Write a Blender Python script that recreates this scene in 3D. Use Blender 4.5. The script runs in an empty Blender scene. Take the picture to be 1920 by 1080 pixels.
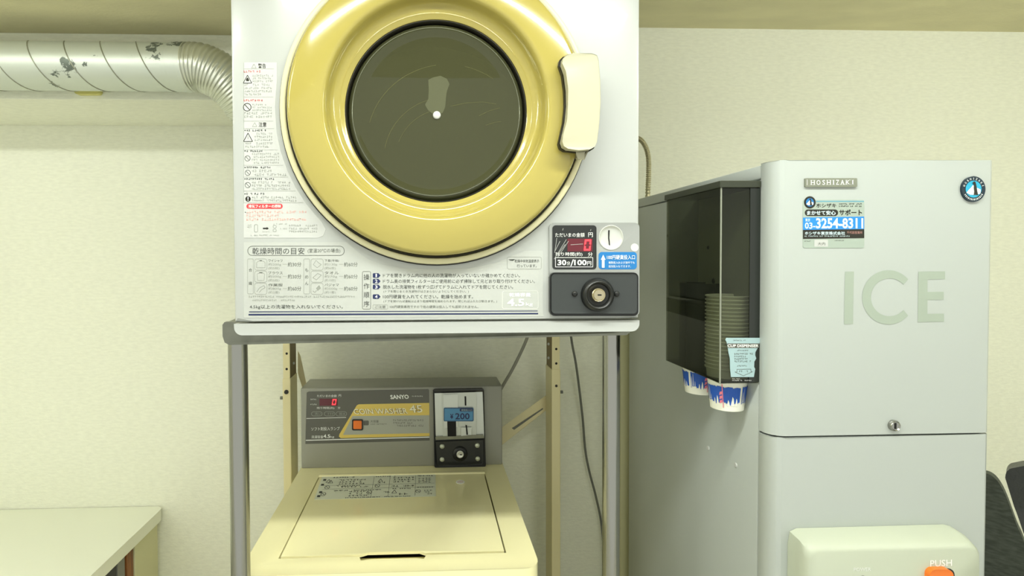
import bpy, bmesh, math, random
from mathutils import Vector, Matrix
from mathutils.geometry import tessellate_polygon
random.seed(7)
scene = bpy.context.scene
COL = scene.collection

# ------------------------------------------------------------------ camera
F, CX, CY, PITCH, YAW, ROLL, EYE = 1000.0, 838.65, 504.49, .0226, .0378, -.0047, 1.39
cam_d = bpy.data.cameras.new('camera')
cam = bpy.data.objects.new('camera', cam_d)
COL.objects.link(cam)
cam_d.sensor_width = 36.0
cam_d.lens = F / 1920 * 36
cam_d.shift_x = (960 - CX) / 1920
cam_d.shift_y = (CY - 540) / 1920
cam_d.clip_start = .02
_right = Vector((math.cos(YAW), -math.sin(YAW), 0))
_fw0 = Vector((math.sin(YAW), math.cos(YAW), 0))
_fwd = _fw0 * math.cos(PITCH) + Vector((0, 0, -math.sin(PITCH)))
_up = _fw0 * math.sin(PITCH) + Vector((0, 0, math.cos(PITCH)))
_cr, _sr = math.cos(ROLL), math.sin(ROLL)
_r2 = _right * _cr + _up * _sr
_u2 = _up * _cr - _right * _sr
cam.matrix_world = Matrix(((_r2.x, _u2.x, -_fwd.x, 0), (_r2.y, _u2.y, -_fwd.y, 0),
                           (_r2.z, _u2.z, -_fwd.z, EYE), (0, 0, 0, 1)))
scene.camera = cam
CAMP = Vector((0, 0, EYE))

# ------------------------------------------------------------------ world, exposure
world = bpy.data.worlds.new('world')
scene.world = world
world.use_nodes = True
world.node_tree.nodes['Background'].inputs[0].default_value = (.98, 1.0, .90, 1)
world.node_tree.nodes['Background'].inputs[1].default_value = .80
scene.view_settings.view_transform = 'Standard'
scene.view_settings.look = 'None'
scene.view_settings.gamma = 1
scene.view_settings.use_curve_mapping = False
scene.view_settings.exposure = 0.25
LAMP_POWER = 24.0
LAMP_COL = (.97, 1.0, .93)


# ------------------------------------------------------------------ pixel rays to points on known planes
def ray(u, v):
    a, b = (u - CX) / F, (v - CY) / F
    return _fwd + _r2 * a - _u2 * b


def px(u, v, Y):
    d = ray(u, v); return CAMP + d * (Y / d.y)


def pxz(u, v, Z):
    d = ray(u, v); return CAMP + d * ((Z - EYE) / d.z)


def pxx(u, v, X):
    d = ray(u, v); return CAMP + d * (X / d.x)


def atY(Y):
    return lambda u, v: px(u, v, Y)


# ------------------------------------------------------------------ materials
def lin(c):
    return tuple(((x / 255) / 12.92 if x / 255 <= .04045 else ((x / 255 + .055) / 1.055) ** 2.4) for x in c) + (1,)


MATS = {}


def mat(name, rgb, rough=.5, metal=0, noise=0, nscale=20, bump=0, bscale=200, emit=0, stretch=None, rgb2=None, coat=0):
    if name in MATS: return MATS[name]
    m = bpy.data.materials.new(name); m.use_nodes = True
    nt = m.node_tree; b = nt.nodes['Principled BSDF']
    b.inputs['Base Color'].default_value = lin(rgb)
    b.inputs['Roughness'].default_value = rough
    b.inputs['Metallic'].default_value = metal
    b.inputs['Coat Weight'].default_value = coat
    b.inputs['Coat Roughness'].default_value = .05
    if emit:
        b.inputs['Emission Color'].default_value = lin(rgb)
        b.inputs['Emission Strength'].default_value = emit
    if noise or bump:
        tc = nt.nodes.new('ShaderNodeTexCoord'); mp = nt.nodes.new('ShaderNodeMapping')
        nt.links.new(tc.outputs['Object'], mp.inputs[0])
        if stretch: mp.inputs['Scale'].default_value = stretch
    if noise:
        n = nt.nodes.new('ShaderNodeTexNoise'); n.inputs['Scale'].default_value = nscale; n.inputs['Detail'].default_value = 5
        nt.links.new(mp.outputs[0], n.inputs['Vector'])
        cr = nt.nodes.new('ShaderNodeValToRGB')
        c2 = rgb2 or tuple(max(0, x * (1 - noise)) for x in rgb)
        cr.color_ramp.elements[0].position = .35; cr.color_ramp.elements[1].position = .65
        cr.color_ramp.elements[0].color = lin(c2); cr.color_ramp.elements[1].color = lin(rgb)
        nt.links.new(n.outputs['Fac'], cr.inputs[0]); nt.links.new(cr.outputs[0], b.inputs['Base Color'])
    if bump:
        n2 = nt.nodes.new('ShaderNodeTexNoise'); n2.inputs['Scale'].default_value = bscale; n2.inputs['Detail'].default_value = 3
        nt.links.new(mp.outputs[0], n2.inputs['Vector'])
        bp = nt.nodes.new('ShaderNodeBump'); bp.inputs['Strength'].default_value = bump; bp.inputs['Distance'].default_value = .002
        nt.links.new(n2.outputs['Fac'], bp.inputs['Height']); nt.links.new(bp.outputs[0], b.inputs['Normal'])
    MATS[name] = m
    return m


def glass(name, tint, ior=1.45, rough=.02, base=None, basefac=0):
    m = bpy.data.materials.new(name); m.use_nodes = True
    nt = m.node_tree; nt.nodes.remove(nt.nodes['Principled BSDF'])
    out = nt.nodes['Material Output']
    tr = nt.nodes.new('ShaderNodeBsdfTransparent'); tr.inputs[0].default_value = tint
    body = tr.outputs[0]
    if base:
        df = nt.nodes.new('ShaderNodeBsdfDiffuse'); df.inputs[0].default_value = lin(base)
        mx = nt.nodes.new('ShaderNodeMixShader'); mx.inputs[0].default_value = basefac
        nt.links.new(body, mx.inputs[1]); nt.links.new(df.outputs[0], mx.inputs[2]); body = mx.outputs[0]
    gl = nt.nodes.new('ShaderNodeBsdfGlossy'); gl.inputs['Roughness'].default_value = rough
    fr = nt.nodes.new('ShaderNodeFresnel'); fr.inputs[0].default_value = ior
    m2 = nt.nodes.new('ShaderNodeMixShader')
    ge = nt.nodes.new('ShaderNodeNewGeometry'); mm = nt.nodes.new('ShaderNodeMath'); mm.operation = 'SUBTRACT'; mm.use_clamp = True
    nt.links.new(fr.outputs[0], mm.inputs[0]); nt.links.new(ge.outputs['Backfacing'], mm.inputs[1])     # reflect on the outer face of a pane only
    nt.links.new(mm.outputs[0], m2.inputs[0]); nt.links.new(body, m2.inputs[1]); nt.links.new(gl.outputs[0], m2.inputs[2])
    nt.links.new(m2.outputs[0], out.inputs[0])
    return m


M_wall = mat('wallpaper', (241, 242, 226), .85, noise=.03, nscale=110, bump=.5, bscale=260, stretch=(.45, 1, 1.6))
M_ceil = mat('ceiling_paper', (222, 216, 176), .9, noise=.05, nscale=12, bump=.4, bscale=220, stretch=(.4, 1, 1))
M_beam = mat('beam_paint', (236, 233, 204), .7, noise=.03, nscale=6)
M_floor = mat('floor_vinyl', (234, 232, 220), .45, noise=.15, nscale=8)
M_dwhite = mat('dryer_enamel', (178, 181, 178), .28, coat=.2)
M_dcream = mat('cream_plastic', (178, 175, 150), .35)
M_yellow = mat('yellow_acrylic', (166, 153, 78), .16, coat=.5)
M_black = mat('black_plastic', (22, 24, 24), .35)
M_gask = mat('dark_rubber', (30, 28, 18), .5)
M_silver = mat('silver_plate', (176, 179, 176), .35, metal=.55)
M_chrome = mat('stainless', (160, 160, 155), .2, metal=1)
M_trayst = mat('tray_steel', (136, 138, 126), .3, metal=.85, noise=.1, nscale=30)
M_brass = mat('lock_metal', (205, 195, 165), .25, metal=1)
M_wcream = mat('washer_enamel', (247, 240, 190), .2, coat=.35)
M_wgrey = mat('console_grey', (150, 150, 138), .38)
M_ice = mat('ice_enamel', (178, 184, 180), .3, coat=.15)
M_icetrim = mat('ice_console', (184, 190, 172), .4)
M_iceletter = mat('pale_letter', (160, 171, 158), .4)
M_label = mat('label_white', (193, 195, 192), .4)
M_ink = mat('ink_dark', (66, 70, 66), .6)
M_inkmid = mat('ink_mid', (100, 104, 96), .6)
M_inkpale = mat('ink_pale', (150, 154, 146), .6)
M_inkred = mat('ink_red', (214, 60, 66), .6)
M_inkpink = mat('ink_pink', (232, 170, 158), .6)
M_navy = mat('ink_navy', (28, 40, 86), .5)
M_inkw = mat('ink_white', (240, 242, 238), .5)
M_disp = mat('display_black', (40, 42, 42), .2)
M_dispred = mat('display_red_glass', (96, 34, 44), .2)
M_led = mat('led_red', (255, 50, 60), .4, emit=1.6)
M_blue = mat('sticker_blue', (31, 118, 185), .4)
M_post = mat('post_cream', (222, 212, 166), .4)
M_hole = mat('hole_dark', (14, 14, 12), .8)
M_cable = mat('cable_grey', (104, 106, 98), .5)
M_hose = mat('hose_grey', (140, 140, 126), .4)
M_gold = mat('sticker_gold', (222, 196, 98), .4)
M_cgrey = mat('sticker_grey', (168, 170, 158), .45)
M_cdark = mat('sticker_dark', (92, 92, 84), .4)
M_orange = mat('orange_plastic', (238, 120, 34), .35)
M_cupw = mat('cup_paper', (240, 240, 226), .6)
M_cupb = mat('cup_blue', (30, 84, 178), .6)
M_cupp = mat('cup_pink', (236, 132, 150), .6)
M_pale = mat('sticker_paleblue', (163, 190, 194), .5)
M_sky = mat('emblem_blue', (40, 168, 206), .3)
M_table = mat('table_laminate', (236, 238, 222), .35)
M_tleg = mat('table_panel', (206, 204, 164), .5)
M_brown = mat('wood_brown', (142, 86, 34), .5, noise=.3, nscale=12, stretch=(8, 8, 1))
M_grey = mat('board_grey', (128, 128, 120), .5)
M_leather = mat('black_leather', (44, 46, 44), .35, bump=.4, bscale=300)
M_fabric = mat('grey_fabric', (84, 90, 82), .7, noise=.25, nscale=60, stretch=(.3, 1, 3))
M_conduit = mat('conduit_metal', (186, 180, 150), .3, metal=.8)
M_flex = mat('aluminium_flex', (214, 217, 206), .3, metal=.75)
M_tag = mat('tag_yellow', (214, 208, 128), .5)
M_drum = mat('drum_steel', (134, 136, 112), .45, metal=.3)
M_inside = mat('cavity_dark', (26, 24, 14), .8)
G_door = glass('door_glass', (.30, .31, .20, 1), 1.5, .02, (112, 114, 78), .28)
G_smoke = glass('smoked_acrylic', (.63, .645, .58, 1), 1.45, .03, (56, 60, 46), .10)


def duct_mat():
    m = mat('duct_foil', (206, 212, 204), .46, metal=.55)
    nt = m.node_tree; b = nt.nodes['Principled BSDF']
    tc = nt.nodes.new('ShaderNodeTexCoord')
    n1 = nt.nodes.new('ShaderNodeTexNoise'); n1.inputs['Scale'].default_value = 26; n1.inputs['Detail'].default_value = 8; n1.inputs['Roughness'].default_value = .7
    n2 = nt.nodes.new('ShaderNodeTexNoise'); n2.inputs['Scale'].default_value = 9; n2.inputs['Detail'].default_value = 1
    for n in (n1, n2): nt.links.new(tc.outputs['Object'], n.inputs['Vector'])
    mu = nt.nodes.new('ShaderNodeMath'); mu.operation = 'MULTIPLY'
    nt.links.new(n1.outputs['Fac'], mu.inputs[0]); nt.links.new(n2.outputs['Fac'], mu.inputs[1])
    cr = nt.nodes.new('ShaderNodeValToRGB')
    cr.color_ramp.elements[0].position = .338; cr.color_ramp.elements[0].color = lin((206, 212, 204))
    cr.color_ramp.elements[1].position = .353; cr.color_ramp.elements[1].color = lin((104, 112, 104))
    nt.links.new(mu.outputs[0], cr.inputs[0]); nt.links.new(cr.outputs[0], b.inputs['Base Color'])
    return m


M_duct = duct_mat()


# ------------------------------------------------------------------ mesh helpers
def obj(name, bm, m, parent=None, smooth=False, auto=None):
    bmesh.ops.recalc_face_normals(bm, faces=bm.faces)
    me = bpy.data.meshes.new(name); bm.to_mesh(me); bm.free()
    me.materials.append(m)
    if smooth:
        me.polygons.foreach_set('use_smooth', [True] * len(me.polygons))
        if auto: me.set_sharp_from_angle(angle=math.radians(auto))
    o = bpy.data.objects.new(name, me); COL.objects.link(o)
    if parent:
        o.parent = parent
        if parent.type == 'EMPTY': o.location = -parent.location
    return o


def thing(name, label, cat, loc, group=None):
    o = bpy.data.objects.new(name, None); COL.objects.link(o)
    o.location = loc; o.empty_display_size = .05
    tag(o, label, cat, group)
    return o


def tag(o, label, cat, group=None):
    o['label'] = label; o['category'] = cat
    if group: o['group'] = group
    return o


def struct(name, bm, m, smooth=False):
    o = obj(name, bm, m, None, smooth); o['kind'] = 'structure'; return o


def box(bm, x0, x1, y0, y1, z0, z1, bev=0, seg=2):
    vs = [bm.verts.new((x, y, z)) for x in (x0, x1) for y in (y0, y1) for z in (z0, z1)]
    fs = [bm.faces.new([vs[i] for i in f]) for f in ((0, 1, 3, 2), (4, 6, 7, 5), (0, 4, 5, 1), (2, 3, 7, 6), (0, 2, 6, 4), (1, 5, 7, 3))]
    if bev:
        es = list({e for f in fs for e in f.edges})
        bmesh.ops.bevel(bm, geom=es, offset=bev, segments=seg, profile=.5, affect='EDGES')
    return bm


def nbox(*a, **k):
    return box(bmesh.new(), *a, **k)


def plate(bm, loop, n, th, holes=(), bev=0, seg=2):
    """flat plate with front loop (3D points), thickness th going along n (away from the viewer)"""
    n = Vector(n)
    polys = [list(loop)] + [list(h) for h in holes]
    flat = [p for q in polys for p in q]
    tris = tessellate_polygon([[Vector(p) for p in q] for q in polys])
    vf = [bm.verts.new(p) for p in flat]
    cap = []
    for t in tris:
        try: cap.append(bm.faces.new([vf[i] for i in t]))
        except ValueError: pass
    if th:
        vb = [bm.verts.new(Vector(p) + n * th) for p in flat]
        for t in tris:
            try: bm.faces.new([vb[i] for i in reversed(t)])
            except ValueError: pass
        o = 0
        for q in polys:
            k = len(q)
            for i in range(k):
                j = (i + 1) % k
                bm.faces.new((vf[o + i], vf[o + j], vb[o + j], vb[o + i]))
            o += k
        if bev:
            bm.normal_update()
            cs = set(cap)
            es = [e for f in cap for e in f.edges if sum(1 for g in e.link_faces if g in cs) == 1]
            bmesh.ops.bevel(bm, geom=list(set(es)), offset=bev, segments=seg, profile=.5, affect='EDGES', clamp_overlap=True)
    return bm


def rr(u0, v0, u1, v1, r=0, n=5):
    if r <= 0: return [(u0, v0), (u1, v0), (u1, v1), (u0, v1)]
    out = []
    for cx, cy, a0 in ((u1 - r, v0 + r, -90), (u1 - r, v1 - r, 0), (u0 + r, v1 - r, 90), (u0 + r, v0 + r, 180)):
        for i in range(n + 1):
            a = math.radians(a0 + 90 * i / n)
            out.append((cx + r * math.cos(a), cy + r * math.sin(a)))
    return out


def circ(u, v, r, n=24, r2=None):
    return [(u + r * math.cos(2 * math.pi * i / n), v + (r2 or r) * math.sin(2 * math.pi * i / n)) for i in range(n)]


def pplate(pts, Y, th, bev=0, holes=(), seg=2):
    """plate facing the room from outline pixels on the plane y=Y; grows backward by th"""
    return plate(bmesh.new(), [px(u, v, Y) for u, v in pts], (0, 1, 0), th, [[px(u, v, Y) for u, v in h] for h in holes], bev, seg)


def lathe(bm, c, prof, n=48, axis=(0, -1, 0), xdir=(1, 0, 0), close=False):
    c = Vector(c); ax = Vector(axis).normalized(); xd = Vector(xdir).normalized(); yd = ax.cross(xd)
    rings = []
    for r, p in prof:
        if r < 1e-6: rings.append([bm.verts.new(c + ax * p)])
        else: rings.append([bm.verts.new(c + ax * p + xd * (r * math.cos(2 * math.pi * i / n)) + yd * (r * math.sin(2 * math.pi * i / n))) for i in range(n)])
    for a, b in zip(rings, rings[1:] + ([rings[0]] if close else [])):
        for i in range(n):
            j = (i + 1) % n
            if len(a) == 1 and len(b) == 1: continue
            if len(a) == 1: bm.faces.new((a[0], b[i], b[j]))
            elif len(b) == 1: bm.faces.new((a[i], b[0], a[j]))
            else: bm.faces.new((a[i], b[i], b[j], a[j]))
    return bm


def spline(pts, n=12):
    pts = [Vector(p) for p in pts]; out = []
    for i in range(len(pts) - 1):
        p0 = pts[max(i - 1, 0)]; p1 = pts[i]; p2 = pts[i + 1]; p3 = pts[min(i + 2, len(pts) - 1)]
        for k in range(n):
            t = k / n
            out.append(.5 * ((2 * p1) + (-p0 + p2) * t + (2 * p0 - 5 * p1 + 4 * p2 - p3) * t * t + (-p0 + 3 * p1 - 3 * p2 + p3) * t ** 3))
    out.append(pts[-1]); return out


def tube(bm, path, rad, n=12, caps=True):
    path = [Vector(p) for p in path]; rings = []
    t0 = (path[1] - path[0]).normalized()
    nx = t0.orthogonal().normalized()
    for i, p in enumerate(path):
        t = (path[min(i + 1, len(path) - 1)] - path[max(i - 1, 0)]).normalized()
        nx = (nx - t * nx.dot(t)).normalized(); ny = t.cross(nx)
        r = rad(i) if callable(rad) else rad
        rings.append([bm.verts.new(p + nx * (r * math.cos(2 * math.pi * k / n)) + ny * (r * math.sin(2 * math.pi * k / n))) for k in range(n)])
    for a, b in zip(rings, rings[1:]):
        for k in range(n):
            bm.faces.new((a[k], a[(k + 1) % n], b[(k + 1) % n], b[k]))
    if caps:
        bm.faces.new(rings[0]); bm.faces.new(list(reversed(rings[-1])))
    return bm


# ------------------------------------------------------------------ print: flat lettering and line work
_gc = {}


def glyphs(s, bold=0.0):
    k = (s, bold)
    if k in _gc: return _gc[k]
    cu = bpy.data.curves.new('t', 'FONT'); cu.body = s; cu.resolution_u = 2; cu.offset = bold; cu.fill_mode = 'FRONT'
    o = bpy.data.objects.new('t', cu); COL.objects.link(o)
    bpy.context.view_layer.update()
    me = o.evaluated_get(bpy.context.evaluated_depsgraph_get()).to_mesh()
    vs = [(v.co.x, v.co.y) for v in me.vertices]; fs = [tuple(p.vertices) for p in me.polygons]
    x0, x1 = min(v[0] for v in vs), max(v[0] for v in vs); y0, y1 = min(v[1] for v in vs), max(v[1] for v in vs)
    vs = [((x - x0) / (x1 - x0 or 1), (y - y0) / (y1 - y0 or 1)) for x, y in vs]
    bpy.data.objects.remove(o); bpy.data.curves.remove(cu)
    _gc[k] = (vs, fs); return vs, fs


class Print:
    def __init__(s, M): s.M = M; s.bm = bmesh.new()

    def poly(s, pts):
        pts = [s.M(u, v) for u, v in pts]
        vs = [s.bm.verts.new(p) for p in pts]
        for t in tessellate_polygon([pts]):
            try: s.bm.faces.new([vs[i] for i in t])
            except ValueError: pass
        return s

    def rect(s, u0, v0, u1, v1): return s.poly([(u0, v0), (u1, v0), (u1, v1), (u0, v1)])

    def line(s, u0, v0, u1, v1, w):
        d = math.hypot(u1 - u0, v1 - v0) or 1; nx, ny = -(v1 - v0) / d * w / 2, (u1 - u0) / d * w / 2
        return s.poly([(u0 + nx, v0 + ny), (u1 + nx, v1 + ny), (u1 - nx, v1 - ny), (u0 - nx, v0 - ny)])

    def loop(s, pts, w):
        k = len(pts)
        for i in range(k): s.line(*pts[i], *pts[(i + 1) % k], w)
        return s

    def path(s, pts, w):
        for a, b in zip(pts, pts[1:]): s.line(*a, *b, w)
        return s

    def text(s, t, u0, v0, u1, v1, bold=0.0, slant=0.0, dv=0.0):
        """fit the string into the box; slant shears, dv lets the line climb (pixels over its length)"""
        vs, fs = glyphs(t, bold)
        nv = [s.bm.verts.new(s.M(u0 + x * (u1 - u0) + slant * y * (v1 - v0), v1 + (v0 - v1) * y + dv * x)) for x, y in vs]
        for f in fs:
            try: s.bm.faces.new([nv[i] for i in f])
            except ValueError: pass
        return s

    def marks(s, u0, v0, u1, v1, rows, fill=.9, k=1.0):
        """rows of print too fine to read: short strokes in character cells"""
        h = (v1 - v0) / rows; ch = h * .66
        for r in range(rows):
            u = u0; e = u1 if random.random() < fill else u0 + (u1 - u0) * random.uniform(.55, .9)
            vv = v0 + r * h + (h - ch) / 2
            while u + ch * .8 < e:
                if random.random() < .9:
                    a = random.choice((.1, .45, .75)); s.rect(u, vv + a * ch, u + ch * .8, vv + (a + .16 * k) * ch)
                    a = random.choice((.1, .35, .6)); s.rect(u + a * ch, vv, u + (a + .17 * k) * ch, vv + ch)
                    if random.random() < .6:
                        a = random.choice((.05, .5, .82)); s.rect(u + .1 * ch, vv + a * ch, u + ch * .7, vv + (a + .14 * k) * ch)
                u += ch * 1.02
        return s

    def build(s, name, m, parent):
        o = obj(name, s.bm, m, parent)
        if name in ('lettering', 'scratch'): o['kind'] = 'stuff'
        return o


def seg0(P, u0, v0, u1, v1, sl, w):
    """a seven-segment zero"""
    def q(x, y): return (u0 + x * (u1 - u0) + sl * (1 - y), v0 + y * (v1 - v0))
    ww = w / (u1 - u0); wh = w / (v1 - v0)
    P.poly([q(0, 0), q(1, 0), q(1 - ww, wh), q(ww, wh)])
    P.poly([q(0, 1), q(1, 1), q(1 - ww, 1 - wh), q(ww, 1 - wh)])
    for a, b in ((.03, .48), (.52, .97)):
        P.poly([q(0, a), q(ww, a + wh * .6), q(ww, b - wh * .4), q(0, b)])
        P.poly([q(1, a), q(1 - ww, a + wh * .6), q(1 - ww, b - wh * .4), q(1, b)])


# ================================================================== SETTING
YW = 1.60            # back wall
XL, XR, YB = -2.1, 2.3, -.4
ZC = px(1560, 56, YW).z          # ceiling
YBEAM = 1.34
ZS = px(217, 63, YBEAM).z        # lower soffit on the left
ZB = px(217, 187, YBEAM).z       # underside of the boxed beam
struct('wall_back', nbox(XL - .1, XR + .1, YW, YW + .1, 0, ZC + .1), M_wall)
struct('wall_left', nbox(XL - .1, XL, YB, YW, 0, ZC + .1), M_wall)
struct('wall_right', nbox(XR, XR + .1, YB, YW, 0, ZC + .1), M_wall)
struct('floor', nbox(XL - .1, XR + .1, YB - .1, YW + .1, -.1, 0), M_floor)
struct('ceiling', nbox(XL - .1, XR + .1, YB - .1, YW + .1, ZC, ZC + .1), M_ceil)
struct('ceiling_soffit', nbox(XL, -.12, 1.02, YW, ZS, ZC), M_ceil)
struct('trim_1', nbox(XL, -.12, YBEAM, YW, ZB, ZS, bev=.002), M_wall)


# ------------------------------------------------------------------ ceiling lamps (outside the frame)
def lamp(x, y, L, label, power, panel=False):
    z = ZC
    t = thing('ceiling_lamp', label, 'lamp', (x, y, z - .03), 'ceiling lamps')
    obj('housing', nbox(x - L / 2, x + L / 2, y - .05, y + .05, z - .03, z, bev=.006), M_label, t)
    m = bpy.data.materials.new('tube_glow'); m.use_nodes = True
    b = m.node_tree.nodes['Principled BSDF']
    b.inputs['Emission Color'].default_value = LAMP_COL + (1,); b.inputs['Emission Strength'].default_value = power
    if panel:
        bm = bmesh.new(); plate(bm, [(x - L / 2 + .02, y - .03, z - .05), (x + L / 2 - .02, y - .03, z - .05), (x + L / 2 - .02, y + .03, z - .05), (x - L / 2 + .02, y + .03, z - .05)], (0, 0, 1), 0)
        for f in bm.faces: f.normal_update()
        obj('diffuser', bm, m, t)
        for s in (-1, 1): obj('louvre', nbox(x - L / 2, x + L / 2, y + s * .045 - .005, y + s * .045 + .005, z - .062, z - .0005), M_label, t)
        return t
    obj('tube', tube(bmesh.new(), [(x - L / 2 + .03, y, z - .062), (x + L / 2 - .03, y, z - .062)], .018, 12), m, t, True, 60)
    for s in (-1, 1):
        obj('end_socket', nbox(x + s * (L / 2 - .015) - .012, x + s * (L / 2 - .015) + .012, y - .02, y + .02, z - .085, z - .028, bev=.004), M_label, t)
    return t


lamp(.14, .35, 1.2, 'fluorescent tube lamp on the ceiling over the machines', LAMP_POWER * 2.5, True)
lamp(-1.3, .28, 1.2, 'added tube lamp on the ceiling brightening the wall above the side table', LAMP_POWER * 1.3)  # unseen lamp, added to brighten the left wall
lamp(1.55, .28, 1.2, 'added tube lamp on the ceiling brightening the wall above the chairs', LAMP_POWER * 1.3)  # unseen lamp, added to brighten the wall on the right

# ================================================================== DRYER
YP = .8334
X0, X1 = .0191 - .3175, .0191 + .3175
ZSEAM, ZBOT, ZTOP = 1.2897, 1.271, 1.965
dryer = thing('coin_dryer', 'white coin-operated tumble dryer with big round yellow door on steel stand', 'dryer', ((X0 + X1) / 2, 1.04, ZSEAM + .004))
DC = px(818.5, 205, .825)                # door centre on the trim plane
DY = DC.y


def dplate():
    bm = bmesh.new(); N = 96; R = .229
    cx, cz = DC.x, DC.z
    A = sorted([2 * math.pi * i / N for i in range(N)] + [math.atan2(z - cz, x - cx) % (2 * math.pi) for x in (X0, X1) for z in (ZSEAM + .0012, ZTOP)])

    def rectpt(a, ins):
        dx, dz = math.cos(a), math.sin(a); t = 1e9
        if dx > 1e-9: t = min(t, (X1 - ins - cx) / dx)
        if dx < -1e-9: t = min(t, (X0 + ins - cx) / dx)
        if dz > 1e-9: t = min(t, (ZTOP - ins - cz) / dz)
        if dz < -1e-9: t = min(t, (ZSEAM + .0012 + (ins * .25) - cz) / dz)
        return cx + dx * t, cz + dz * t
    rings = []
    for kind, val, y in (('c', R, YP + .03), ('c', R, YP), ('r', .006, YP), ('r', .0018, YP + .0018), ('r', 0, YP + .006), ('r', 0, YP + .03)):
        ring = []
        for a in A:
            x, z = (cx + val * math.cos(a), cz + val * math.sin(a)) if kind == 'c' else rectpt(a, val)
            ring.append(bm.verts.new((x, y, z)))
        rings.append(ring)
    for a, b in zip(rings, rings[1:]):
        for i in range(len(A)):
            j = (i + 1) % len(A); bm.faces.new((a[i], a[j], b[j], b[i]))
    return bm


obj('front_panel', dplate(), M_dwhite, dryer, True, 25)
bm = bmesh.new(); YD1 = 1.27
for a in ((X0 + .002, X0 + .006, YP + .028, YD1, ZSEAM + .004, ZTOP), (X1 - .006, X1 - .002, YP + .028, YD1, ZSEAM + .004, ZTOP), (X0 + .002, X1 - .002, YD1, YD1 + .004, ZSEAM + .004, ZTOP),
          (X0 + .002, X1 - .002, YP + .028, YD1, ZSEAM + .004, ZSEAM + .008), (X0 + .002, X1 - .002, YP + .028, YD1, ZTOP - .004, ZTOP)): box(bm, *a)
obj('cabinet', bm, M_dwhite, dryer)
# base skirt with rounded lower corners
sk = [(X0 + .001, ZSEAM - .0012), (X1 - .001, ZSEAM - .0012)]
for s, cx in ((1, X1 - .013), (-1, X0 + .013)):
    for i in range(6):
        a = math.radians(i * 18)
        p = (cx + s * .012 * math.cos(a), ZBOT + .012 - .012 * math.sin(a))
        sk.append(p) if s == 1 else sk.insert(len(sk) if i == 0 else len(sk) - i, p)
sk = [(X0 + .001, ZSEAM - .0012), (X1 - .001, ZSEAM - .0012)] + [(X1 - .013 + .012 * math.cos(math.radians(i * 18)), ZBOT + .012 - .012 * math.sin(math.radians(i * 18))) for i in range(6)] + \
     [(X0 + .013 - .012 * math.sin(math.radians(i * 18)), ZBOT + .012 - .012 * math.cos(math.radians(i * 18))) for i in range(6)]
obj('base_skirt', plate(bmesh.new(), [(x, YP - .003, z) for x, z in sk], (0, 1, 0), .024, bev=.004, seg=3), M_dwhite, dryer, True, 40)
# door
obj('door_outline_gasket', lathe(bmesh.new(), DC, [(.2405, -.008), (.2405, -.006), (.2365, -.005), (.2365, -.012)], 96), M_gask, dryer, True, 40)
obj('door_trim_ring', lathe(bmesh.new(), DC, [(.2378, -.009), (.2382, .001), (.2374, .0032), (.2358, .0040), (.2310, .0040), (.2293, .0030), (.2285, .000), (.2285, -.02)], 96), mat('trim_cream', (214, 209, 170), .35), dryer, True, 50)
obj('door_gasket', lathe(bmesh.new(), DC, [(.2288, -.02), (.2288, .002), (.2265, .004), (.2240, .003), (.2240, -.02)], 96), M_gask, dryer, True, 50)
obj('door', lathe(bmesh.new(), DC, [(.2245, -.02), (.2248, .010), (.2240, .0155), (.2215, .0190), (.2175, .0205), (.1900, .0220), (.1740, .0224), (.1705, .0218), (.1680, .0195), (.1655, .0150), (.1640, .0085), (.1622, .0030), (.1595, -.0015),
                                    (.1550, -.0050), (.1505, -.0070), (.1490, -.0066), (.1478, -.0076), (.1445, -.0090), (.1418, -.0110), (.1412, -.03), (.2245, -.03)], 128), M_yellow, dryer, True, 50)
obj('window_gasket', lathe(bmesh.new(), DC, [(.1414, -.0122), (.1400, -.0118), (.1392, -.0140), (.1388, -.024), (.1388, -.03), (.1414, -.03)], 96), M_gask, dryer, True, 50)
obj('window_glint_ring', lathe(bmesh.new(), DC, [(.1318, -.0155), (.1310, -.0147), (.1302, -.0153), (.1304, -.0165)], 96), mat('glint_ring', (150, 154, 136), .12, metal=.6), dryer, True, 80)  # pale ring standing in for the highlight around the glass edge
obj('window_pane', lathe(bmesh.new(), DC, [(.1387, -.030), (.1380, -.022), (.1350, -.0175), (.1315, -.0158), (.1280, -.0160), (.1240, -.0175), (.1150, -.0180), (.0, -.0180)], 96), G_door, dryer, True, 50)
cdot = DC + Vector((0, 0, .0))
P0 = px(819, 216, DY + .0178)
obj('window_cap', lathe(bmesh.new(), P0, [(.0062, 0), (.006, .0015), (.0045, .0025), (0, .0028)], 24), M_label, dryer, True, 50)
obj('drum', lathe(bmesh.new(), DC, [(.20, -.045), (.225, -.06), (.235, -.12), (.235, -.36), (.20, -.385), (0, -.39)], 64), M_drum, dryer, True, 40)
# faint worn rings and a pale patch on the pane
pr = Print(atY(DY + .0176))
for r, a0, a1, w in ((150, 195, 262, 1.3), (118, 190, 255, 1.0), (96, 200, 250, .9), (150, 283, 305, 1.0)):
    pr.path([(838 + r * math.cos(math.radians(a0 + (a1 - a0) * i / 20)), 288 + r * .98 * math.sin(math.radians(a0 + (a1 - a0) * i / 20)) - (20 if r > 120 else -10)) for i in range(21)], w)
pr.path([(845, 199), (875, 193), (905, 191), (930, 195)], 1).path([(898, 217), (915, 209), (937, 202)], 1.1).path([(911, 235), (925, 230), (940, 228)], .9)
M_scr = glass('scratch_mark', (.8, .8, .7, 1), 1.2, .4, (150, 150, 104), .22)
pr.build('scratch', M_scr, dryer)
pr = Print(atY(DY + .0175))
sm = [(803, 150), (812, 145), (826, 142), (838, 148), (843, 158), (838, 170), (836, 185), (835, 200), (830, 212), (812, 214), (802, 206), (797, 196), (803, 186), (804, 170)]
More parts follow.
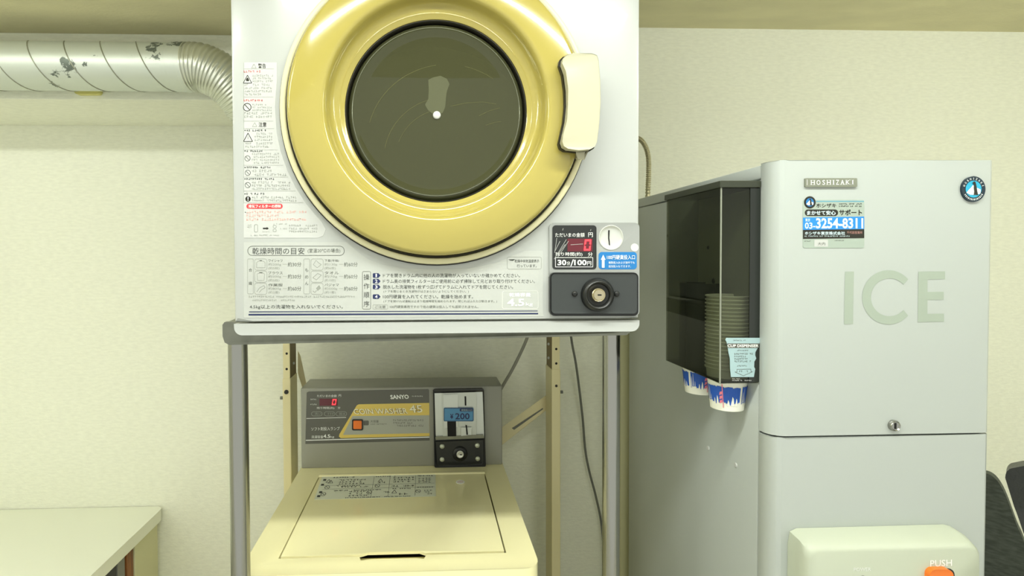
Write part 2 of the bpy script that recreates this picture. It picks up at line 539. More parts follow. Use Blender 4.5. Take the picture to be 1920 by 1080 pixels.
pr.poly(sm)
M_patch = glass('pale_patch', (.9, .9, .8, 1), 1.2, .5, (176, 180, 150), .16)
pr.build('pale_patch', M_patch, dryer)
# handle
hl = [(1062, 103), (1075, 100.5), (1110, 100.5), (1119, 104), (1122, 113), (1125, 150), (1126, 190), (1123, 235), (1119, 266), (1115, 275), (1106, 280), (1085, 281), (1065, 279), (1057, 274), (1054, 265), (1057, 252), (1063, 225), (1066, 195), (1065, 165), (1061, 135), (1055, 118), (1056, 109)]
obj('handle_shade_plate', pplate([(u - 7 + (5 if u > 1090 else 0), v + 4) for u, v in hl], DY - .031, .016, .002), M_gask, dryer, True, 40)  # dark plate standing in for the shadow along the handle's left side
obj('door_handle', pplate(hl, DY - .046, .014, .005, seg=4), M_dcream, dryer, True, 50)
obj('handle_foot', pplate([(1082, 274), (1106, 274), (1100, 288), (1094, 296), (1086, 294), (1084, 288)], DY - .031, .02, .003), M_dcream, dryer, True, 50)

# --- warning sheet beside the door
YL = YP - .0004
e = lambda y: 818.5 - math.sqrt(max(0, 297 ** 2 - (y - 205) ** 2)) - 6
out = [(457, 117), (519, 117)] + [(min(e(v), 519 if v < 285 else 612), v) for v in (150, 200, 250, 285, 320, 350, 380, 405)] + [(602, 415), (611, 430), (606, 442), (596, 446), (457, 446)]
wl = obj('warning_sheet', pplate(out, YL, .0003), M_label, dryer)
wl['label'] = 'white sheet of printed safety warnings'
M1 = atY(YL - .0003)
p = Print(M1); q = Print(M1); pal = Print(M1); red = Print(M1); pk = Print(M1)
q.text('警告', 484, 119, 498.5, 128, .008); q.text('注意', 485, 229, 499.5, 238, .008)
for u, v, s in ((476, 124, 4.2), (477.5, 234, 4.2)): pal.loop([(u, v - s), (u + s, v + s * .8), (u - s, v + s * .8)], .7)
for u, v, s in ((464, 149, 8), (465, 258, 8.5)): q.loop([(u, v - s), (u + s, v + s * .85), (u - s, v + s * .85)], 1.1)
q.poly([(462, 152), (461, 149), (464, 145), (466.5, 148.5), (467, 152)])
pal.line(465, 255, 465, 261, 1)
for u, v, r, w in ((463.5, 201, 7.2, 1.2), (464, 297, 5, .8), (464.5, 324, 5, .8), (464.5, 347, 5, .8)):
    (q if r > 6 else p).loop(circ(u, v, r, 20), w); (q if r > 6 else p).line(u - r * .6, v - r * .65, u + r * .6, v + r * .65, w)
q.poly(circ(465, 373, 5, 20))
inkw = Print(atY(YL - .0005)); inkw.rect(464.2, 369.5, 465.8, 374).rect(464.2, 375, 465.8, 376.4)
for v0, v1, t in ((131, 137, '●火気は近づけない。'), (185, 191, '●火の気は近づけない。')): red.marks(457, v0, 489 if v0 < 150 else 494, v1, 1, 1)
for v, w in ((244.5, 37), (283, 30), (314, 45), (335.5, 54), (363.5, 34)):
    p.poly(circ(459.5, v, 1.2, 8)); p.marks(462, v - 2.8, 462 + w, v + 2.8, 1, 1, 1.3)
for u0, v0, u1, v1, n in ((473, 139, 515, 155, 3), (458, 156, 513, 180, 4), (473, 194, 511, 209, 3), (458, 209, 511, 222, 2), (477, 248, 514, 265, 3), (460, 266, 514, 278, 2), (472, 286, 524, 308, 4), (472, 317, 538, 331, 2), (472, 339, 546, 357, 3), (472, 367, 556, 379, 2)):
    pal.marks(u0, v0, u1, v1, n, .8)
for v in (126.5 + 2.5, 182, 227, 241, 281, 310, 332, 358, 380): pal.line(457, v, min(e(v) - 4, 514 if v < 280 else 580), v, .5)
pal.line(457, 117, 457, 380, .5)
red.poly(rr(462, 382, 530, 391.5, 4.7))
inkw.text('排気フィルターの掃除', 466, 383.5, 527, 390, .012)
pk.marks(462, 394, 575, 415, 3, .7)
p.poly(circ(460, 398, 1, 8))
q.poly([(493, 427), (500, 427), (500, 425.5), (504, 428.3), (500, 431), (500, 429.6), (493, 429.6)])
for u, v in ((480, 428), (515, 425), (515, 432)): pal.loop(rr(u - 3, v - (7 if u < 500 else 2.5), u + 3, v + (7 if u < 500 else 2.5), 2), .9)
pal.marks(464, 420, 474, 428, 2).marks(492, 433, 506, 436, 1).marks(512, 418, 540, 422, 1).marks(525, 427, 538, 431, 1).marks(542, 420, 598, 437, 3).marks(470, 439, 525, 443, 1)
p.build('lettering', M_ink, wl); q.build('lettering', M_gask, wl); pal.build('lettering', M_inkpale, wl); red.build('lettering', M_inkred, wl); pk.build('lettering', M_inkpink, wl); inkw.build('lettering', M_inkw, wl)

# --- drying guide and instructions
gl = obj('instruction_sheet', pplate([(457, 454), (650, 454), (668, 470), (690, 486), (720, 497), (760, 503), (820, 505), (880, 503), (930, 493), (965, 478), (985, 470), (1018, 470), (1018, 593), (457, 596)], YL, .0003), mat('label_dryer', (184, 187, 182), .4), dryer)
gl['label'] = 'printed drying time guide and operating steps'
p = Print(M1); q = Print(M1); pal = Print(M1); nv = Print(M1); inkw = Print(atY(YL - .0005)); gry = Print(M1)
p.loop(rr(464.5, 461.5, 645.5, 479, 8.5), .9)
q.text('乾燥時間の目安', 473, 464.5, 571, 477); p.text('(室温20℃の場合)', 577, 466, 638, 475)
for k, u in enumerate((464, 569.5)):
    pal.loop(rr(u, 485.5, u + 11, 551, 2), .7)
    for i, ch in enumerate(('合', '繊') if k == 0 else ('も', 'め', 'ん')):
        v = (503, 528)[i] if k == 0 else (503, 516, 528)[i]
        p.text(ch, u + 2.3, v, u + 8.7, v + 6.5)
    for i in range(3):
        v = 485.5 + i * 22.7
        pal.loop(rr(u + 13.5, v, u + 36.5, v + 21, 4), .7)
        c = (u + 25, v + 10.5)
        if (k, i) == (0, 0): pal.loop([(c[0] - 8, c[1] + 6), (c[0] - 8, c[1] - 4), (c[0] - 3, c[1] - 7), (c[0] + 3, c[1] - 7), (c[0] + 8, c[1] - 4), (c[0] + 8, c[1] + 6)], .7); p.rect(c[0] - 2, c[1] - 8, c[0] + 2, c[1] - 6.5)
        elif (k, i) == (0, 1): pal.loop([(c[0] - 6, c[1] + 7), (c[0] - 7, c[1] - 5), (c[0] - 2, c[1] - 7), (c[0] + 4, c[1] - 7), (c[0] + 7, c[1] - 5), (c[0] + 6, c[1] + 7)], .7); p.rect(c[0] - 3, c[1] - 8, c[0] + 3, c[1] - 6.5)
        elif (k, i) == (0, 2): pal.path([(c[0] - 8, c[1] + 6), (c[0] - 2, c[1] - 2), (c[0] + 6, c[1] - 6), (c[0] + 8, c[1] - 2), (c[0] + 1, c[1] + 2), (c[0] - 3, c[1] + 7)], .9)
        elif (k, i) == (1, 0): pal.loop([(c[0] - 7, c[1]), (c[0] - 2, c[1] - 8), (c[0] + 3, c[1] - 3), (c[0] + 8, c[1]), (c[0], c[1] + 6)], .8)
        elif (k, i) == (1, 1): pal.loop([(c[0] - 8, c[1] + 2), (c[0] + 1, c[1] - 6), (c[0] + 8, c[1] - 3), (c[0] - 1, c[1] + 6)], .9)
        else: pal.poly([(c[0] - 2, c[1] - 1), (c[0] + 4, c[1] - 7), (c[0] + 7, c[1] - 1), (c[0] + 1, c[1] + 4)]); pal.path([(c[0] - 8, c[1] + 4), (c[0] - 4, c[1] + 7), (c[0] - 1, c[1] + 3)], 1)
        nm = (('ワイシャツ', '約200g', '(約5枚)'), ('ブラウス', '約200g', '(約5枚)'), ('作業服', '約800g', '(約2着)'))[i] if k == 0 else (('下着(半袖)', '約130g', '(約6枚)'), ('タオル', '約70g', '(約10枚)'), ('パジャマ', '約500g', '(約1着)'))[i]
        for j, s in enumerate(nm):
            (p if j == 0 else pal).text(s, u + 39, v + .6 + j * 7.1, u + 39 + (27 if j < 1 else 24 if j == 1 else 21), v + 6.2 + j * 7.1)
        q_ = p
        q_.text('約%d分' % (60 if (k == 1 or i == 2) else 30), u + 75.5, v + 6, u + 101, v + 14.5)
        pal.line(u + 66, v + 10, u + 74, v + 10, .5)
pal.marks(466, 553.5, 672, 559, 1, 1); pal.marks(469, 560.5, 555, 565.5, 1, 1)
q.text('4.5kg以上の洗濯物を入れないでください。', 468, 571.5, 643, 580)
nv.poly([(467, 584), (1008, 582.3), (1008, 583.6), (467, 585.6)]).poly([(466, 588.6), (1009, 586.8), (1009, 589.3), (466, 591.6)])
p.loop(rr(679.5, 509, 695, 579.5, 2.5), .8)
for i, ch in enumerate('操作順序'): q.text(ch, 681.8, 514 + i * 16.8, 692.6, 525 + i * 16.8)
for i, v in enumerate((516.5, 527.3, 538, 556.2)):
    nv.poly([(699, v - 3.2), (700.5, v - 4.3), (709.5, v - 4.3), (713.5, v), (709.5, v + 4.3), (700.5, v + 4.3), (699, v + 3.2)])
    inkw.text('1234'[i], 703.2 if i else 704.2, v - 3, 707.8 if i else 706.6, v + 3, .01)
for t, v, u1, h in (('ドアを開きドラム内に他の人の洗濯物が入っていないか確かめてください。', 516.5, 975, 7.4), ('ドラム奥の排気フィルターはご使用前に必ず掃除して元どおり取り付けてください。', 527.3, 1003, 7.4), ('脱水した洗濯物を1枚ずつ広げてドラムに入れてドアを閉じてください。', 538, 962, 7.4), ('100円硬貨を入れてください。乾燥を始めます。', 556.2, 887, 7.4)):
    q.text(t, 718, v - h / 2, u1, v + h / 2)
p.text('(ドアを閉じるとき洗濯物がはさまらないようにしてください。)', 719, 544, 879, 549.5)
p.text('(ドアを開ければ運転は止まり乾燥時間を縮められます。閉じればふたたび動きます。)', 719, 562.5, 932, 568)
p.text('100円硬貨専用ですので他の硬貨は投入しても返却されません。', 731, 572.5, 897, 578)
pal.loop(rr(699, 571.5, 727, 579.5, 2), .6); p.text('ご注意', 703, 573, 723, 578)
pal.loop(rr(951, 482, 1015, 504.5, 3), .8)
q.poly([(953, 486.5), (966, 486), (962, 489), (957, 488.5)]); q.text('乾燥中排気温度表示', 965, 486.5, 1011, 492.5); q.text('行っています。', 969, 495.5, 1006, 501.5)
gry.loop(rr(942, 546, 1009, 578.5, 3), .8)
inkw.text('乾燥容量', 955, 549, 995, 556.5, .012); inkw.text('4.5', 951, 560, 983, 574, .02); inkw.text('kg', 986, 567, 999, 575)
p.build('lettering', M_inkmid, gl); q.build('lettering', M_ink, gl); pal.build('lettering', M_inkpale, gl); nv.build('lettering', M_navy, gl); inkw.build('lettering', mat('ink_bright', (252, 253, 252), .4), gl); gry.build('lettering', mat('ink_faint', (226, 228, 222), .5), gl)

# --- coin unit
obj('coin_plate', pplate(rr(1030, 417.5, 1199, 592.5, 9), YP - .004, .005, .0015, [circ(1145.5, 445.5, 22.5, 40)]), M_silver, dryer, True, 40)
dsp = obj('price_display', pplate(rr(1036, 422.5, 1118.5, 505, 6), YP - .0048, .002, .0005), M_disp, dryer)
MD = atY(YP - .0052)
w = Print(MD); w.text('ただいまの金額', 1041, 436.5, 1096, 444.5); w.text('円', 1103, 436, 1111.5, 444.5); w.text('残り時間(約)', 1041.5, 473, 1092, 481); w.text('分', 1102.5, 473, 1111, 481)
w.text('30', 1045.5, 487, 1062, 497.5, .03); w.text('分', 1063, 490, 1069, 497.5, .01); w.text('/', 1069.5, 486.5, 1076, 499, .01); w.text('100', 1076.5, 487, 1100, 497.5, .03); w.text('円', 1101, 490, 1108.5, 497.5, .01)
w.loop(rr(1041.5, 483, 1111.5, 500.5), .9)
w.build('lettering', M_inkw, dsp)
r_ = Print(MD); r_.rect(1064, 447.5, 1111, 471.5); r_.build('digit_window', M_dispred, dsp)
r_ = Print(atY(YP - .0054)); seg0(r_, 1094.5, 449, 1107, 470, 2, 3.2); r_.build('digit', M_led, dsp)
s_ = Print(atY(YP - .0055))
for a in (((1070, 459), (1093, 457.5)), ((1039, 486), (1062, 449)), ((1046, 482), (1066, 452)), ((1041, 470), (1050, 452)), ((1056, 428), (1055, 432)), ((1108, 430), (1107, 433)), ((1044, 446), (1040, 474)), ((1048, 474), (1060, 458))): s_.path(a, .8)
s_.build('scratch', mat('scuff_grey', (170, 172, 168), .6), dsp)
cb = px(1145.5, 445.5, YP - .0042)
obj('coin_bezel', lathe(bmesh.new(), cb, [(.0195, -.001), (.0195, .0008), (.0187, .001), (.0178, -.0008), (.0150, -.0025), (.010, -.0034), (0, -.0038)], 48), mat('coin_cup', (214, 216, 210), .3, metal=.4), dryer, True, 50)
p = Print(atY(YP - .0012)); p.poly([(1140.3, 431.5), (1143.2, 431.5), (1142.6, 446), (1144, 460), (1142, 461), (1140.4, 447)]); p.build('coin_slot', M_hole, dryer)
obj('button', pplate(circ(1190, 464, 7.5, 20), YP - .0046, .001, .0003), mat('pale_button', (206, 209, 204), .4), dryer)
bl = obj('coin_sticker', pplate(rr(1122.5, 472.5, 1194, 505, 6), YP - .0045, .0006), M_blue, dryer)
w = Print(MD); w.poly([(1131, 477.5), (1135.5, 487), (1133.4, 487), (1133.4, 502), (1128.6, 502), (1128.6, 487), (1126.5, 487)]); w.text('100円硬貨投入口', 1138, 478, 1190.5, 486.5, .006)
w.text('複数投入および途中でも', 1141, 490, 1190, 494.6); w.text('追加投入もできます。', 1141, 497, 1183, 501.6)
w.build('lettering', M_inkw, bl)
obj('lock_plate', pplate(rr(1031.5, 511, 1197, 592.5, 9), YP - .010, .010, .003, seg=3), M_black, dryer, True, 40)
lb = obj('lock_cover', pplate(rr(1034, 514, 1194.5, 588, 7), YP - .0125, .004, .002), mat('black_satin', (56, 60, 60), .4), dryer, True, 40)
lc = px(1120, 552.5, YP - .0125)
lk = obj('lock_collar', lathe(bmesh.new(), lc, [(.0265, -.001), (.0255, .004), (.0235, .008), (.0205, .0100), (.0180, .0085), (.0165, .004), (.0120, .0025), (0, .0025)], 48), M_black, dryer, True, 50)
obj('cylinder', lathe(bmesh.new(), lc, [(.0110, .0025), (.0108, .0075), (.0098, .0085), (.0088, .0080), (.0080, .0090), (0, .0090)], 32), M_brass, lk, True, 40)
obj('key_slot', nbox(lc.x - .0022, lc.x + .0035, lc.y - .0096, lc.y - .0088, lc.z - .0010, lc.z + .0012), M_hole, lk)
for u in (1077.5, 1156): obj('bolt', lathe(bmesh.new(), px(u, 551, YP - .0125), [(.0045, 0), (.004, .002), (.0025, .003), (0, .0034)], 20), M_black, dryer, True, 50)

# ================================================================== STEEL STAND
sl, sr = px(417.5, 640, .862), px(1184, 626, .925)
ztb, ztt = 1.251, 1.2875
sax = Vector((sr.x - sl.x, sr.y - sl.y, 0)).normalized(); sdp = Vector((-sax.y, sax.x, 0))
SO = Vector((sl.x, sl.y, 0)); SW = (Vector((sr.x, sr.y, 0)) - SO).length
stand = thing('dryer_stand', 'stainless steel stand with round tubular legs carrying the dryer', 'stand', (0, .9, 0))


def sp(a, b, z): q_ = SO + sax * a + sdp * b; return Vector((q_.x, q_.y, z))


ap = [(0, ztt - .004), (.003, ztt), (SW - .003, ztt), (SW, ztt - .004), (SW, ztb + .014), (SW - .003, ztb + .004), (SW - .010, ztb), (.010, ztb), (.003, ztb + .004), (0, ztb + .014)]
obj('apron', plate(bmesh.new(), [sp(a, 0, z) for a, z in ap], sdp, .012, bev=.003), M_trayst, stand, True, 40)
bm = bmesh.new(); D_ = .56
plate(bm, [sp(.002, .01, ztb + .012), sp(SW - .002, .01, ztb + .012), sp(SW - .002, D_, ztb + .012), sp(.002, D_, ztb + .012)], (0, 0, 1), .003)
obj('tray', bm, M_trayst, stand)
for a0 in (0, SW - .012):
    plate_pts = [sp(a0, .012, ztt - .003), sp(a0, D_, ztt - .003), sp(a0, D_, ztb + .002), sp(a0, .012, ztb + .002)]
    obj('side_rim', plate(bmesh.new(), plate_pts, sax, .012), M_trayst, stand)
for u, k in ((446.5, 0), (1146, 1)):
    a = (px(u, 700, .885 if k == 0 else .945))
    r = .0153
    leg = obj('leg', tube(bmesh.new(), [(a.x, a.y, .0), (a.x, a.y, ztb + .013)], r, 32), M_chrome, stand, True, 40)
    obj('rubber_foot', lathe(bmesh.new(), (a.x, a.y, 0), [(0, 0), (.019, 0), (.019, .018), (.0158, .022)], 24, axis=(0, 0, 1)), M_black, leg, True, 40)

# ================================================================== SLOTTED RACK behind the washer
rack = thing('slotted_rack', 'cream slotted steel rack with diagonal braces behind the washing machine', 'rack', (-.02, 1.5, 0))
YR = 1.44
for side in (0, 1):
    if side == 0: xo, xi = px(530.5, 800, YR).x, px(545.5, 800, YR).x
    else: xo, xi = px(1051, 800, YR).x, px(1034.5, 800, YR).x
    a, b = min(xo, xi), max(xo, xi)
    zt = px(537, 710 if side == 0 else 699, YR).z
    o = obj('post_sleeve', nbox(a, b, YR, YR + .075, 0, zt, bev=.002), M_post, rack)
    # the inner channel: front strip and web
    ip = obj('post', nbox(a + .0015, b - .0015, YR + .002, YR + .006, .6, ztb, bev=.001), M_post, rack)
    web = obj('post_web_shaded', nbox(a + .0015 if side else b - .005, a + .005 if side else b - .0015, YR + .006, YR + .07, .6, ztb), mat('post_web_shaded', (120, 104, 66), .6), rack)  # web in a darker post colour: its shade is painted in
    for v in ((663, 692) if side == 0 else (654.5, 681.5)):
        p = Print(atY(YR + .0016)); p.poly(circ(537.5 if side == 0 else 1043, v, 2.3, 12)); p.build('bolt_hole', M_hole, ip)
    for v in ((681,) if side == 0 else (645, 671)):
        X = b - .0012 if side == 0 else a + .0012
        p = Print(lambda u, v, X=X: pxx(u, v, X)); p.poly(circ(551 if side == 0 else 1028.5, v, 2, 12, 2.6)); p.build('bolt_hole', M_label, web)
    bc = px(537 if side == 0 else 1043, 735 if side == 0 else 723.5, YR)
    obj('bolt', lathe(bmesh.new(), bc, [(.006 if side == 0 else .0035, 0), (.0055 if side == 0 else .003, .003), (0, .004)], 16), M_gask, rack, True, 50)
    ec = px(528.5 if side == 0 else 1052.5, 746 if side == 0 else 735, YR + .02)
    obj('clip', lathe(bmesh.new(), ec, [(.0045, -.004), (.0045, .004), (0, .005)], 12, axis=(1 if side else -1, 0, 0), xdir=(0, 1, 0)), M_cable, rack)
YBR = 1.515
br = [(1024, 742), (1024, 769), (900, 866), (900, 832)]
bo = obj('brace', pplate(br, YBR, .004, .001), M_post, rack)
obj('slot', pplate([(1018, 765), (1018, 767.5), (964, 806), (960, 803)], YBR - .001, .001), M_cable, bo)
obj('brace', pplate([(559, 660), (563, 668), (577, 735), (570, 735), (559, 700)], YBR, .004, .001), M_post, rack)
# cover strip behind the ice machine
tag(obj('pipe_cover', nbox(px(1163, 800, 1.40).x, px(1186.5, 800, 1.40).x, 1.40, 1.48, 0, 1.5, bev=.006), mat('cover_olive', (176, 174, 134), .4), None, True, 40), 'upright beige pipe cover strip between steel leg and ice machine', 'pipe cover')

# ================================================================== WASHING MACHINE
WX, WYB, WW, WZ = -.0662, 1.3678, .5208, .85
WX0, WX1, WYF = WX - WW / 2, WX + WW / 2, .905
washer = thing('washing_machine', 'cream top-loading coin washing machine with grey control console', 'washing machine', (WX, 1.16, 0))
lx0, lx1 = WX0 + .0601, WX0 + .4645
ly1, ly0 = WYB - .0591, WYB - .4077
hs = [pxz(u, v, WZ) for u, v in ((671, 1056), (684, 1044), (788, 1040), (799, 1045))]
g = .0036
inner = [(lx0 - g, ly1 + g), (lx1 + g, ly1 + g), (lx1 + g, ly0 - g)] + [(h.x, h.y - .001) for h in (hs[3],)] + [(hs[3].x, hs[3].y - .004), (hs[0].x, hs[0].y - .0)] + [(hs[1].x, ly0 - g)] + [(lx0 - g, ly0 - g)]
inner = [(lx0 - g, ly1 + g), (lx1 + g, ly1 + g), (lx1 + g, ly0 - g), (hs[3].x, ly0 - g), (hs[3].x - .004, ly0 - .016), (hs[0].x + .004, ly0 - .016), (hs[0].x, ly0 - g), (lx0 - g, ly0 - g)]
outer = [(x, y) for x, y in ((WX0, WYB + .1), (WX1, WYB + .1))]
for cx, cy, a0 in ((WX1 - .03, WYF + .03, 0), (WX0 + .03, WYF + .03, 90)):
    for i in range(6):
        a = math.radians(a0 + 18 * i); outer.append((cx + .03 * math.cos(a), cy - .03 * math.sin(a)))
obj('top_panel', plate(bmesh.new(), [(x, y, WZ) for x, y in outer], (0, 0, -1), .04, [[(x, y, WZ) for x, y in inner]], bev=.004, seg=3), M_wcream, washer, True, 40)
lid = [(lx0, ly1), (lx1, ly1), (lx1, ly0), (hs[3].x - .002, ly0)] + [(hs[3].x - .012, ly0 + .0065), (hs[0].x + .014, ly0 + .0065)] + [(hs[0].x + .002, ly0), (lx0, ly0)]
obj('lid', plate(bmesh.new(), [(x, y, WZ + .0015) for x, y in lid], (0, 0, -1), .005, bev=.002, seg=3), M_wcream, washer, True, 40)
obj('handle_cup', nbox(hs[0].x - .004, hs[3].x + .004, ly0 - .024, ly0 + .015, WZ - .022, WZ - .014), M_wcream, washer)
obj('hinge_strip', nbox(lx0 - .004, lx1 + .004, ly1 + .001, ly1 + .014, WZ - .002, WZ + .0045, bev=.003), M_wcream, washer, True, 40)
obj('body', nbox(WX0 + .008, WX1 - .008, WYF + .012, WYB + .095, .03, WZ - .040, bev=.008), M_wcream, washer, True, 40)
obj('lid_well', nbox(lx0 + .01, lx1 - .01, ly0 + .035, ly1, WZ - .039, WZ - .03), M_inside, washer)
for x in (WX0 + .05, WX1 - .05):
    for y in (WYF + .06, WYB): obj('foot', lathe(bmesh.new(), (x, y, 0), [(0, 0), (.02, 0), (.017, .031), (0, .031)], 16, axis=(0, 0, 1)), M_black, washer)
YC = WYB
zct = px(567, 728, YC).z
obj('console', nbox(WX0 + .0015, WX1 - .0015, YC, YC + .105, WZ - .001, zct, bev=.004, seg=3), M_wgrey, washer, True, 40)
ZK = px(806, 762, YC - .0025).z
# overlay sheet
ov = obj('console_overlay', pplate([(575, 736), (579, 734.2), (803, 729.5), (804.5, 732), (805.5, 826), (572.5, 832.5)], YC - .0008, .001), M_cdark, washer)
MO = lambda k: atY(YC - .0011 - .0002 * k)
p = Print(MO(0)); p.poly([(669, 760), (673, 758), (805, 755.5), (805.5, 817.5), (639, 821.5), (635.5, 818.5), (636.5, 814)]); p.build('gold_field', M_gold, ov)
p = Print(MO(1)); p.poly([(661, 780), (805, 778.5), (805.2, 812), (643, 815.5)]); p.build('grey_field', M_cgrey, ov)
p = Print(MO(1)); p.poly([(574.5, 784.2), (649, 782.3), (649, 783.2), (574.5, 785.2)]).poly([(573.5, 824.8), (805, 818.6), (805.5, 820.4), (573.5, 826.4)])
p.text('SANYO', 732.5, 740.5, 767, 748.5, .03, -.15, -.6); p.marks(772, 741, 795, 744.5, 1, 1)
p.text('ただいまの金額', 594.5, 740, 631, 744.6); p.text('円', 635, 739.5, 639.5, 744); p.marks(582, 747, 595, 750.5, 1, 1); p.marks(582, 756.5, 595, 760, 1, 1)
p.text('残り時間(約)', 594, 763, 627, 767.5); p.text('分', 633.5, 762.5, 638, 767)
p.text('ソフト剤投入ランプ', 583.5, 801, 637, 807.8, 0, 0, -1); p.text('洗濯容量', 584, 816.5, 606, 822); p.text('4.5', 606.5, 814.5, 619, 821.3, .02); p.text('kg', 619.5, 817, 626.5, 821.8)
p.build('lettering', M_inkw, ov)
p = Print(MO(1))
for u, t in ((584, '洗い'), (608, 'すすぎ'), (630, '脱水')):
    p.loop(rr(u, 772, u + 20, 780, 4), .8); p.text(t, u + 6, 773.5, u + 18, 778.5)
p.build('lettering', M_inkpale, ov)
p = Print(MO(0)); p.rect(599, 747.5, 633, 760.8); p.build('digit_window', M_dispred, ov)
p = Print(MO(1)); seg0(p, 622, 748.2, 629.5, 759.4, 1.8, 1.9); p.build('digit', M_led, ov)
a_ = Print(MO(2)); b_ = Print(MO(3))
for P_, bo_ in ((a_, .05), (b_, .012)):
    P_.text('COIN WASHER', 664.5, 766.8, 765, 777, bo_, -.28, -1.5); P_.text('45', 769, 760, 793, 774, bo_, -.2, -.6)
a_.build('lettering', mat('ink_brown', (118, 96, 48), .6), ov); b_.build('lettering', mat('ink_cream', (244, 238, 206), .6), ov)
p = Print(MO(2)); p.text('大容量', 694.5, 787.5, 710, 792.5); p.marks(694.5, 793.5, 725, 797, 1, 1); p.poly(rr(681.5, 788.5, 691.5, 797.5, 2)); p.marks(737, 785.5, 795, 800.5, 3, .9)
p.build('lettering', M_cdark, ov)
sb = obj('start_button_frame', pplate(rr(660, 786.5, 680.5, 807, 2.5), YC - .004, .004, .001), M_black, washer)
obj('start_button', pplate(rr(662.5, 789, 678, 804.5, 1.5), YC - .006, .004, .001), M_orange, sb)
# coin mechanism
cm = obj('coin_mechanism', pplate([(812, 734), (815, 731), (905, 729.5), (907.5, 732), (911, 873), (908, 876.5), (818, 878.5), (814.5, 875)], YC - .012, .012, .003), M_black, washer, True, 40)
YM = YC - .013
obj('coin_faceplate', pplate([(815, 737.5), (904.5, 735), (908, 820.5), (817.5, 824)], YM, .001, .0004), mat('mech_silver', (206, 210, 206), .35, metal=.3), cm)
obj('rib', pplate([(829, 738), (892.5, 736), (893, 816), (831, 819)], YM - .003, .003, .001), mat('mech_silver2', (198, 202, 196), .35, metal=.3), cm)
obj('rib', pplate([(832, 741), (858, 739.5), (858.5, 800), (833.5, 802)], YM - .0055, .003, .001), mat('mech_silver', (206, 210, 206), .35, metal=.3), cm)
p = Print(atY(YM - .0036)); p.poly([(871, 743), (874, 743), (874.5, 760.5), (871.5, 760.5)]); p.build('coin_slot', M_hole, cm)
obj('pocket', pplate([(838.5, 789), (855, 788.5), (855.5, 818), (839.5, 818.5)], YM - .0066, .003), M_hole, cm)
obj('reject_button', pplate([(866, 803), (883, 802.5), (884, 815), (866, 816)], YM - .007, .004, .002), mat('mech_silver', (206, 210, 206)), cm)
p = Print(atY(YM - .0072)); p.poly([(873, 797), (875.5, 797), (877.5, 815), (874.5, 815)]); p.build('coin_slot', M_hole, cm)
obj('bottom_lip', pplate([(816, 820), (817.5, 818.5), (906, 814.8), (908, 819.8), (908, 821.4), (817, 825)], YM - .004, .004, .001), M_trayst, cm)
st = obj('price_sticker', pplate(rr(832, 764.8, 888, 790, 2), YM - .0075, .001), mat('sticker_sky', (74, 138, 182), .4), washer)
p = Print(atY(YM - .0078)); p.text('¥', 844, 776, 850, 785.5, .03); p.text('200', 853.5, 774.5, 880.5, 786.5, .02); p.loop(rr(832.8, 765.6, 887.2, 789.2, 2), .9); p.poly(rr(862, 766, 886.5, 771.5, 2)); p.build('lettering', M_navy, st)
p = Print(atY(YM - .008)); p.text('硬貨投入口', 865, 767, 885, 770.8); p.build('lettering', M_pale, st)
lkp = obj('lock_plate', pplate([(817.5, 829), (905.5, 825.5), (907, 866), (904, 870.5), (822, 873.5), (818.5, 869)], YM - .003, .003, .001), M_disp, washer)
for u, v in ((829, 837), (895, 835.3), (829, 861.5), (895.8, 860)):
    obj('bolt', lathe(bmesh.new(), px(u, v, YM - .003), [(.0062, 0), (.0055, .002), (.003, .0032), (0, .0036)], 20), mat('bolt_pale', (200, 204, 184), .35, metal=.4), lkp, True, 50)
lc = px(862.5, 850.8, YM - .003)
obj('lock_collar', lathe(bmesh.new(), lc, [(.0195, 0), (.018, .003), (.013, .0045), (.012, .002), (0, .002)], 32), M_black, lkp, True, 50)
obj('lock_cylinder', lathe(bmesh.new(), lc, [(.0092, .002), (.009, .006), (.0075, .0068), (.0066, .0062), (0, .0062)], 28), mat('lock_white', (226, 226, 214), .3, metal=.5), lkp, True, 40)
obj('key_slot', nbox(lc.x - .001, lc.x + .005, lc.y - .0070, lc.y - .0064, lc.z - .0012, lc.z + .0010), M_hole, lkp)
# lid label
ZL = WZ + .0017
MZ = lambda u, v: pxz(u, v, ZL)
ll = obj('lid_label', plate(bmesh.new(), [pxz(u, v, ZL) for u, v in ((604, 893.5), (816.5, 889.5), (817.5, 930.5), (589, 937))], (0, 0, -1), .0003), mat('label_greenish', (226, 230, 212), .4), washer)
c4 = [pxz(u, v, ZL + .0003) for u, v in ((604, 893.5), (816.5, 889.5), (817.5, 930.5), (589, 937))]


def ML(a, b):
    a /= 200; b /= 100
    t = c4[0].lerp(c4[1], a); d = c4[3].lerp(c4[2], a); return t.lerp(d, b)


